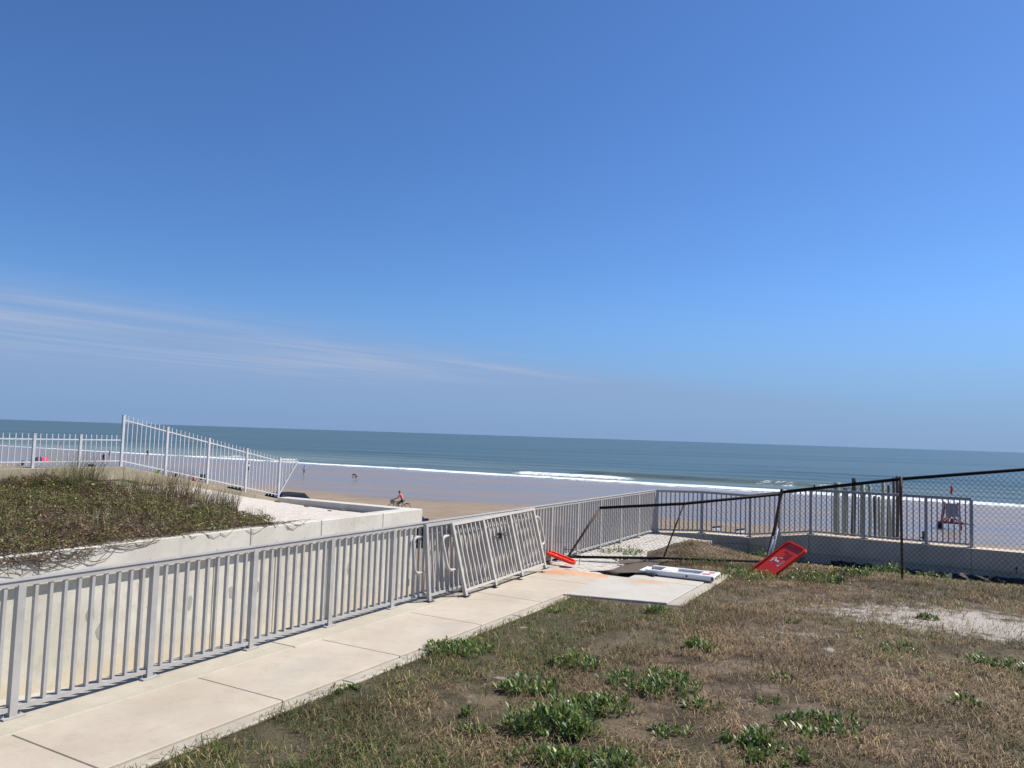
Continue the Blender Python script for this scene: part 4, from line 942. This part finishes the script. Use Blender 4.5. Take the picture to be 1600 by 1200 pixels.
# sign boards below the seawall
for i, (px, py, lb_) in enumerate(((1120, 822, 'white dark-framed notice board with two marks, left of the pair below the seawall'), (1157, 826, 'white notice board with a dark frame, right of the pair below the seawall'))):
    tp = topat(px, py, 37.); s, d = SDc(tp); zb = float(beach_z(s)); t = thing('notice_board', lb_, 'sign', (tp.x, tp.y, zb), R(42), 'notice boards on the beach'); h = tp.z - zb
    for x in (-.24, .24): mb = MB(); mb.box((x - .03, -.02, -.2), (x + .03, .02, h)); mb.build('post', M_dark, t)
    mb = MB(); mb.box((-.33, -.045, h - .5), (.33, -.021, h - .07)); mb.build('board', M_whitep, t); mb = MB(); mb.box((-.36, -.05, h - .07), (.36, .02, h + .0)); mb.build('header', M_dark, t)
    for x in ((-.11, .09) if i == 0 else (-.05,)): mb = MB(); mb.box((x - .045, -.049, h - .33), (x + .05, -.0455, h - .15)); mb.build('dark_mark', M_greyp if i == 0 else M_dark, t)
p = on_beach(1443, 846); t = thing('short_post', 'short dark post with a small crossbar on the sand behind the railing end', 'post', p); mb = MB(); mb.bar((0, 0, 0), (0, 0, .72), .13, .13, (0, 1, 0)); mb.build('post', M_dark, t); mb = MB(); mb.bar((-.30, 0, .22), (-.066, 0, .3), .06, .06); mb.build('crossbar', M_dark, t)
# white double sign and dark bins seen through the path railing
tp = topat(890, 806, 44.); s, d = SDc(tp); zb = float(beach_z(s)); t = thing('double_board_sign', 'white two-board sign seen through the path railing', 'sign', (tp.x, tp.y, zb), 0)
for x in (-.16, .16): mb = MB(); mb.box((x - .11, -.02, tp.z - zb - .75), (x + .11, .02, tp.z - zb)); mb.build('board', M_whitep, t); mb = MB(); mb.box((x - .03, .021, 0), (x + .03, .06, tp.z - zb)); mb.build('post', M_dark, t)
for i, x in enumerate((-.62, .0, .6)):
    mb = MB(); c_ = Vector((tp.x + x, tp.y - .6, zb)); mb.tube([c_, c_ + Vector((0, 0, .45)), c_ + Vector((0, 0, .85)), c_ + Vector((0, 0, .92))], [.21, .24, .25, .2], 12)
    tag(mb.build('trash_bin', M_greyp if i else M_dark, None), ['leftmost', 'middle', 'rightmost'][i] + ' dark bin below the white two-board sign', 'bin', 'bins on the beach')

# cars
def car(label, loc, rz, paint):
    t = thing('parked_car', label, 'car', loc, rz)
    Lh = 2.25; prof = [(-Lh, .45), (-Lh + .05, .85), (-Lh + .12, 1.02), (-1.75, 1.60), (-1.3, 1.66), (.2, 1.64), (.95, 1.10), (1.95, .95), (Lh, .72), (Lh, .40)]
    V = []; Fs = []; k_ = len(prof)
    rows = [(.0, 1), (.55, 1), (.80, .98), (.92, .0)]
    def sec(x, z, y): zz = z; return (x, y, zz)
    ys = [-.93, -.90, -.70, 0, .70, .90, .93]
    for y in ys:
        for x, z in prof:
            ay = abs(y); top = z
            if ay > .9: top = min(z, .92)
            elif ay > .8: top = min(z, .98) if z < 1.2 else 1.02 + (z - 1.02) * .1
            V.append((x * (1 if ay < .9 else .985), y * (1 if z < 1.2 or ay < .75 else .98), top))
    for a in range(len(ys) - 1):
        for b in range(k_ - 1): i = a * k_ + b; Fs.append((i, i + 1, i + k_ + 1, i + k_))
    for a, fl in ((0, True), (len(ys) - 1, False)):
        r_ = [a * k_ + b for b in range(k_)]; Fs.append(tuple(r_ if fl else r_[::-1]))
    Fs.append(tuple([a * k_ for a in range(len(ys))] + [a * k_ + k_ - 1 for a in range(len(ys) - 1, -1, -1)]))
    mb = MB(); mb.add(V, Fs); body = mb.build('body', paint, t, True); b = body.modifiers.new('e', 'EDGE_SPLIT'); b.split_angle = R(38)
    gl = Mat('car_glass'); gl.put('Base Color', (.01, .011, .013)); gl.put('Roughness', .06)
    mb = MB(); mb.add([(-2.10, -.66, 1.10), (-2.10, .66, 1.10), (-1.80, .60, 1.56), (-1.80, -.60, 1.56)], [(0, 1, 2, 3)]); mb.build('rear_window', gl.m, t)
    mb = MB(); mb.add([(.98, -.66, 1.12), (.98, .66, 1.12), (.30, .60, 1.60), (.30, -.60, 1.60)], [(3, 2, 1, 0)]); mb.build('windscreen', gl.m, t)
    for sy in (-1, 1):
        mb = MB(); mb.add([(-1.8, sy * .90, 1.06), (.75, sy * .90, 1.06), (.15, sy * .74, 1.56), (-1.5, sy * .74, 1.58)], [(0, 1, 2, 3) if sy < 0 else (3, 2, 1, 0)]); mb.build('side_window', gl.m, t)
        for x in (-1.4, 1.4): mb = MB(); mb.tube([(x, sy * .72, .34), (x, sy * .94, .34)], .34, 16); mb.build('wheel', M_rubber, t)
        mb = MB(); mb.box((.55, sy * .94, 1.05) if sy > 0 else (.55, -1.10, 1.05), (.75, sy * 1.10, 1.20) if sy > 0 else (.75, -.94, 1.20)); mb.build('mirror', paint, t)
    return t
pd = simple('dark_plum_paint', (.022, .010, .026), (.026, .012, .03), 3, .5, 0, spec=.2); pk = simple('black_car_paint', (.008, .009, .012), (.01, .011, .014), 3, .55, 0, spec=.15)
tp = topat(680, 809, 39.); s, d = SDc(tp); car('dark plum car parked at the foot of the ramp beyond the planter corner', W(s, d - 1.9, float(beach_z(s))), math.atan2(NN.y, NN.x) , pd)
tp = topat(460, 769, 50.); s, d = SDc(tp); car('black car on the beach whose roof shows beyond the pointed end of the picket fence', (tp.x, tp.y, tp.z - 1.66), ANG, pk)

# ------------------------------------------------------------------ people
SKIN = simple('skin', (.42, .23, .15), (.46, .26, .17), 9, .55, 0); HAIR = simple('hair', (.03, .02, .014), (.05, .03, .02), 20, .6, 0)
_cloth = {}
def cloth(c):
    if c not in _cloth: _cloth[c] = simple('cloth_%02d' % len(_cloth), tuple(c), tuple(min(1, x * 1.15) for x in c), 12, .85, .1)
    return _cloth[c]
POSES = {
 'stand': dict(pel=(0, 0, .93), chest=(0, .0, 1.30), neck=(0, .01, 1.46), head=(0, .03, 1.56), top=(0, .03, 1.67), el=((-.25, -.03, 1.14), (.25, -.03, 1.14)), ha=((-.27, .06, .90), (.27, .06, .90)), kn=((-.10, .03, .50), (.11, .06, .50)), an=((-.10, -.04, .08), (.12, .02, .08))),
 'walk': dict(pel=(0, 0, .92), chest=(0, .04, 1.29), neck=(0, .06, 1.45), head=(0, .08, 1.55), top=(0, .08, 1.66), el=((-.25, -.10, 1.14), (.25, .08, 1.14)), ha=((-.26, -.06, .90), (.26, .22, .94)), kn=((-.10, .20, .52), (.10, -.05, .50)), an=((-.10, .26, .10), (.10, -.34, .14))),
 'sit': dict(pel=(0, 0, .12), chest=(0, -.08, .48), neck=(0, -.07, .64), head=(0, -.03, .74), top=(0, -.03, .85), el=((-.26, -.0, .34), (.26, .0, .34)), ha=((-.20, .22, .30), (.20, .22, .30)), kn=((-.16, .38, .42), (.16, .38, .42)), an=((-.14, .58, .07), (.14, .58, .07))),
 'bend': dict(pel=(0, -.10, .88), chest=(0, .28, .98), neck=(0, .42, .96), head=(0, .52, .90), top=(0, .60, .84), el=((-.22, .38, .72), (.22, .40, .72)), ha=((-.16, .48, .46), (.18, .50, .44)), kn=((-.14, .06, .48), (.16, -.02, .47)), an=((-.16, .0, .08), (.18, -.16, .08))),
 'cycle': dict(pel=(0, -.22, .95), chest=(0, -.06, 1.30), neck=(0, .02, 1.44), head=(0, .07, 1.54), top=(0, .07, 1.66), el=((-.27, .16, 1.10), (.27, .16, 1.10)), ha=((-.26, .42, 1.02), (.26, .42, 1.02)), kn=((-.11, .20, .74), (.11, .16, .58)), an=((-.12, .06, .38), (.12, .04, .14))),
}
def person(label, loc, rz, pose, shirt, legs, hair=True, shortlegs=True, group='people on the beach'):
    p = POSES[pose]; V = []; rad = []; E = []
    def add(v, r, par=None):
        V.append(Vector(v)); rad.append(r)
        if par is not None: E.append((par, len(V) - 1))
        return len(V) - 1
    pe = add(p['pel'], (.145, .11)); wa = add(Vector(p['pel']).lerp(Vector(p['chest']), .5), (.125, .095), pe); ch = add(p['chest'], (.155, .105), wa)
    ne = add(p['neck'], (.055, .055), ch); h1 = add(Vector(p['neck']).lerp(Vector(p['head']), .6), (.07, .075), ne); he = add(p['head'], (.082, .098), h1); add(p['top'], (.055, .065), he)
    seg = {}
    for i, sg in ((0, -1), (1, 1)):
        c = Vector(p['chest']); n_ = Vector(p['neck']); shd = c.lerp(n_, .55) + Vector((sg * .17, 0, 0)); sh_ = add(shd, (.06, .055), ch); e_ = add(p['el'][i], (.042, .042), sh_); ha = Vector(p['ha'][i]); hn = add(ha, (.030, .028), e_)
        dr = (ha - Vector(p['el'][i])).normalized(); add(ha + dr * .10, (.036, .018), hn)
        hip = Vector(p['pel']) + Vector((sg * .095, 0, -.04)); hp = add(hip, (.088, .088), pe); kn = add(p['kn'][i], (.058, .06), hp); cf = add(Vector(p['kn'][i]).lerp(Vector(p['an'][i]), .35), (.055, .058), kn); an = add(p['an'][i], (.038, .04), cf)
        add(Vector(p['an'][i]) + Vector((sg * .02, .15, -.045)), (.038, .025), an)
    me = bpy.data.meshes.new('body'); me.from_pydata([tuple(v) for v in V], E, []); o = bpy.data.objects.new('tmp', me); COL.objects.link(o)
    o.modifiers.new('s', 'SKIN'); sub = o.modifiers.new('d', 'SUBSURF'); sub.levels = 2; sub.render_levels = 2
    for i, sv in enumerate(me.skin_vertices[0].data): sv.radius = rad[i]; sv.use_root = (i == 0)
    dg = bpy.context.evaluated_depsgraph_get(); dg.update(); ev = o.evaluated_get(dg); m2 = bpy.data.meshes.new_from_object(ev); bpy.data.objects.remove(o)
    m2.materials.clear()
    for mm in (SKIN, cloth(shirt), cloth(legs), HAIR): m2.materials.append(mm)
    kne = [Vector(v) for v in p['kn']]; ank = [Vector(v) for v in p['an']]; elb = [Vector(v) for v in p['el']]; hnd = [Vector(v) for v in p['ha']]; hd = Vector(p['head'])
    segs = [(Vector(p['pel']).lerp(Vector(p['chest']), .35), Vector(p['chest']), 1), (Vector(p['chest']), Vector(p['neck']).lerp(Vector(p['chest']), .15), 1), (Vector(p['pel']), Vector(p['pel']).lerp(Vector(p['chest']), .3), 2), (Vector(p['neck']), hd, 0), (hd, Vector(p['top']), 0)]
    for i in (0, 1):
        hip = Vector(p['pel']) + Vector(((-1, 1)[i] * .095, 0, -.04)); sh_ = Vector(p['chest']).lerp(Vector(p['neck']), .55) + Vector(((-1, 1)[i] * .17, 0, 0))
        segs += [(hip, kne[i].lerp(hip, .15), 2), (kne[i].lerp(hip, .14), ank[i], 0 if shortlegs else 2), (sh_, elb[i].lerp(sh_, .3), 1), (elb[i].lerp(sh_, .28), hnd[i], 0), (ank[i], ank[i] + Vector((0, .15, -.04)), 0)]
    for pl in m2.polygons:
        c = pl.center; best = 9; bi = 0
        for a, b, k_ in segs:
            ab = b - a; tt = max(0, min(1, (c - a).dot(ab) / max(ab.length_squared, 1e-6))); dd = (a + ab * tt - c).length
            if dd < best: best = dd; bi = k_
        dh = c - hd
        if hair and dh.length < .16 and (dh.z > .035 or dh.y < -.025): bi = 3
        pl.material_index = bi; pl.use_smooth = True
    m2.name = 'person'; ob = link('person', m2, None, loc, rz); return tag(ob, label, 'person', group)
PEO = [('person in red and white wading at the far left behind the low picket fence', 94, 702, 'stand', (.55, .12, .12), (.7, .68, .66), 40), ('person in a black top standing behind the low picket fence', 161, 724, 'stand', (.012, .012, .018), (.02, .02, .03), 10),
 ('bare-chested person at the water line beside the person in black', 171, 716, 'stand', (.45, .26, .18), (.45, .26, .2), 150), ('person in dark clothes and a pale hat at the water line behind the tall pickets', 230, 714, 'stand', (.03, .02, .03), (.04, .02, .03), 190),
 ('person in a white top walking on the wet sand behind the pickets', 388, 741, 'walk', (.75, .74, .72), (.12, .11, .13), 100), ('person in a pale blue shirt walking alone on the wet sand', 475, 744.5, 'walk', (.38, .60, .72), (.22, .30, .36), 10)]
for lb_, px, py, po, a, b, rz in PEO: person(lb_, on_beach(px, py), R(rz), po, a, b)
for lb_, px, py, a, b, rz in (('person in black sitting on the sand behind the sloping picket fence', 274, 748, (.02, .022, .03), (.02, .02, .03), 200), ('person in red sitting behind the third sloping bay', 303, 753, (.55, .06, .06), (.5, .08, .08), 30)):
    person(lb_, on_beach(px, py), R(rz), 'sit', a, b)
person('person in a dark top bending down with arms reaching to the wet sand', on_beach(556, 752), R(75), 'bend', (.03, .03, .035), (.30, .20, .13))
# beach chairs / bags / umbrella
def beach_chair(label, px, py, col, rz):
    p = on_beach(px, py); t = thing('beach_chair', label, 'chair', p, R(rz), 'beach chairs'); mb = MB(); mb.box((-.28, -.25, .22), (.28, .25, .26)); mb.build('seat', col, t); mb = MB(); mb.bar((0, -.25, .24), (0, -.48, .85), .56, .035, (0, 1, 0)); mb.build('backrest', col, t)
    for x in (-.28, .28):
        for y0, y1 in ((-.3, .25), (.25, -.25)): mb = MB(); mb.bar((x, y0, 0), (x, y1, .45), .025, .025); mb.build('leg', M_chrome, t)
beach_chair('lime green beach chair behind the first sloping bay', 243, 744, cloth((.30, .62, .04)), 160); beach_chair('dark beach chair beside the person in red', 316, 753, cloth((.02, .03, .025)), 200); beach_chair('dark beach chair near the left frame edge below the low fence', 31, 730, cloth((.03, .06, .04)), 170)
p = on_beach(62, 731); t = thing('beach_umbrella', 'low beach umbrella with blue, dark and red panels behind the low picket fence', 'umbrella', p)
mb = MB(); mb.tube([(0, 0, 0), (0, 0, 1.5)], .02, 6); mb.build('pole', M_whitep, t)
for i in range(8):
    a0, a1 = R(i * 45), R(i * 45 + 45); mb = MB(); r_ = [(0, 1.55), (.7, 1.36), (1.25, .92)]; v = []
    for rr_, z in r_:
        for a in (a0, (a0 + a1) / 2, a1): v.append((rr_ * math.cos(a), rr_ * math.sin(a), z))
    mb.add(v, [(0, 3, 4, 1), (1, 4, 5, 2), (3, 6, 7, 4), (4, 7, 8, 5)]); mb.build('panel', [cloth((.0, .32, .62)), cloth((.03, .035, .06)), cloth((.62, .02, .10))][[2, 0, 0, 0, 0, 1, 1, 2][i]], t)
for i, (px, py, lb_) in enumerate(((361, 766, 'left dark bag beside the base of the fourth sloping bay'), (372, 767, 'right dark bag beside the base of the fourth sloping bay'), (142, 729, 'black bag below the low picket fence'))):
    p = on_beach(px, py); mb = MB(); mb.prism([(x * .9, y * .55) for x, y in rrect(.4, .3, .12)], 0, .34); mb.tube([(-.2, 0, .33), (-.1, 0, .46), (.1, 0, .46), (.2, 0, .33)], .02, 5)
    o = mb.build('beach_bag', M_dark, None); o.location = p; tag(o, lb_, 'bag', 'bags on the sand')

# cyclist and bicycle
p = on_beach(624, 801); RZ = R(92)
t = thing('bicycle', 'black bicycle with a front basket ridden along the beach', 'bicycle', p, RZ)
for y in (-.52, .54):
    mb = MB(); rp = [(0, y + .33 * math.cos(a), .34 + .33 * math.sin(a)) for a in np.linspace(0, 2 * math.pi, 25)]; mb.tube(rp, .024, 6, False); w_ = mb.build('wheel', M_rubber, t)
    mb = MB()
    for a in np.linspace(0, math.pi, 7)[:-1]: mb.tube([(0, y + .32 * math.cos(a), .34 + .32 * math.sin(a)), (0, y - .32 * math.cos(a), .34 - .32 * math.sin(a))], .003, 3, False)
    mb.build('spokes', M_chrome, w_)
mb = MB()
for a, b in (((0, -.52, .34), (0, -.12, .36)), ((0, -.12, .36), (0, -.24, .86)), ((0, -.52, .34), (0, -.22, .78)), ((0, -.12, .36), (0, .36, .78)), ((0, -.22, .76), (0, .36, .84)), ((0, .54, .34), (0, .34, .98)), ((-.27, .40, 1.02), (.27, .40, 1.02))): mb.tube([a, b], .02, 6)
mb.build('frame', M_dark, t); mb = MB(); mb.box((-.09, -.38, .86), (.09, -.10, .92)); mb.build('saddle', M_dark, t); mb = MB(); mb.box((-.17, .44, .72), (.17, .70, .98)); mb.build('basket', M_greyp, t); mb = MB(); mb.box((-.07, -.78, .70), (.07, -.40, .73)); mb.build('rear_rack', M_dark, t)
for x, y, z in ((-.12, .06, .30), (.12, .04, .10)): mb = MB(); mb.box((x - .05, y - .04, z - .012), (x + .05, y + .06, z + .012)); mb.build('pedal', M_dark, t)
person('cyclist in a coral top and grey shorts riding past the planter corner', p, RZ, 'cycle', (.75, .16, .11), (.16, .17, .19), group=None)
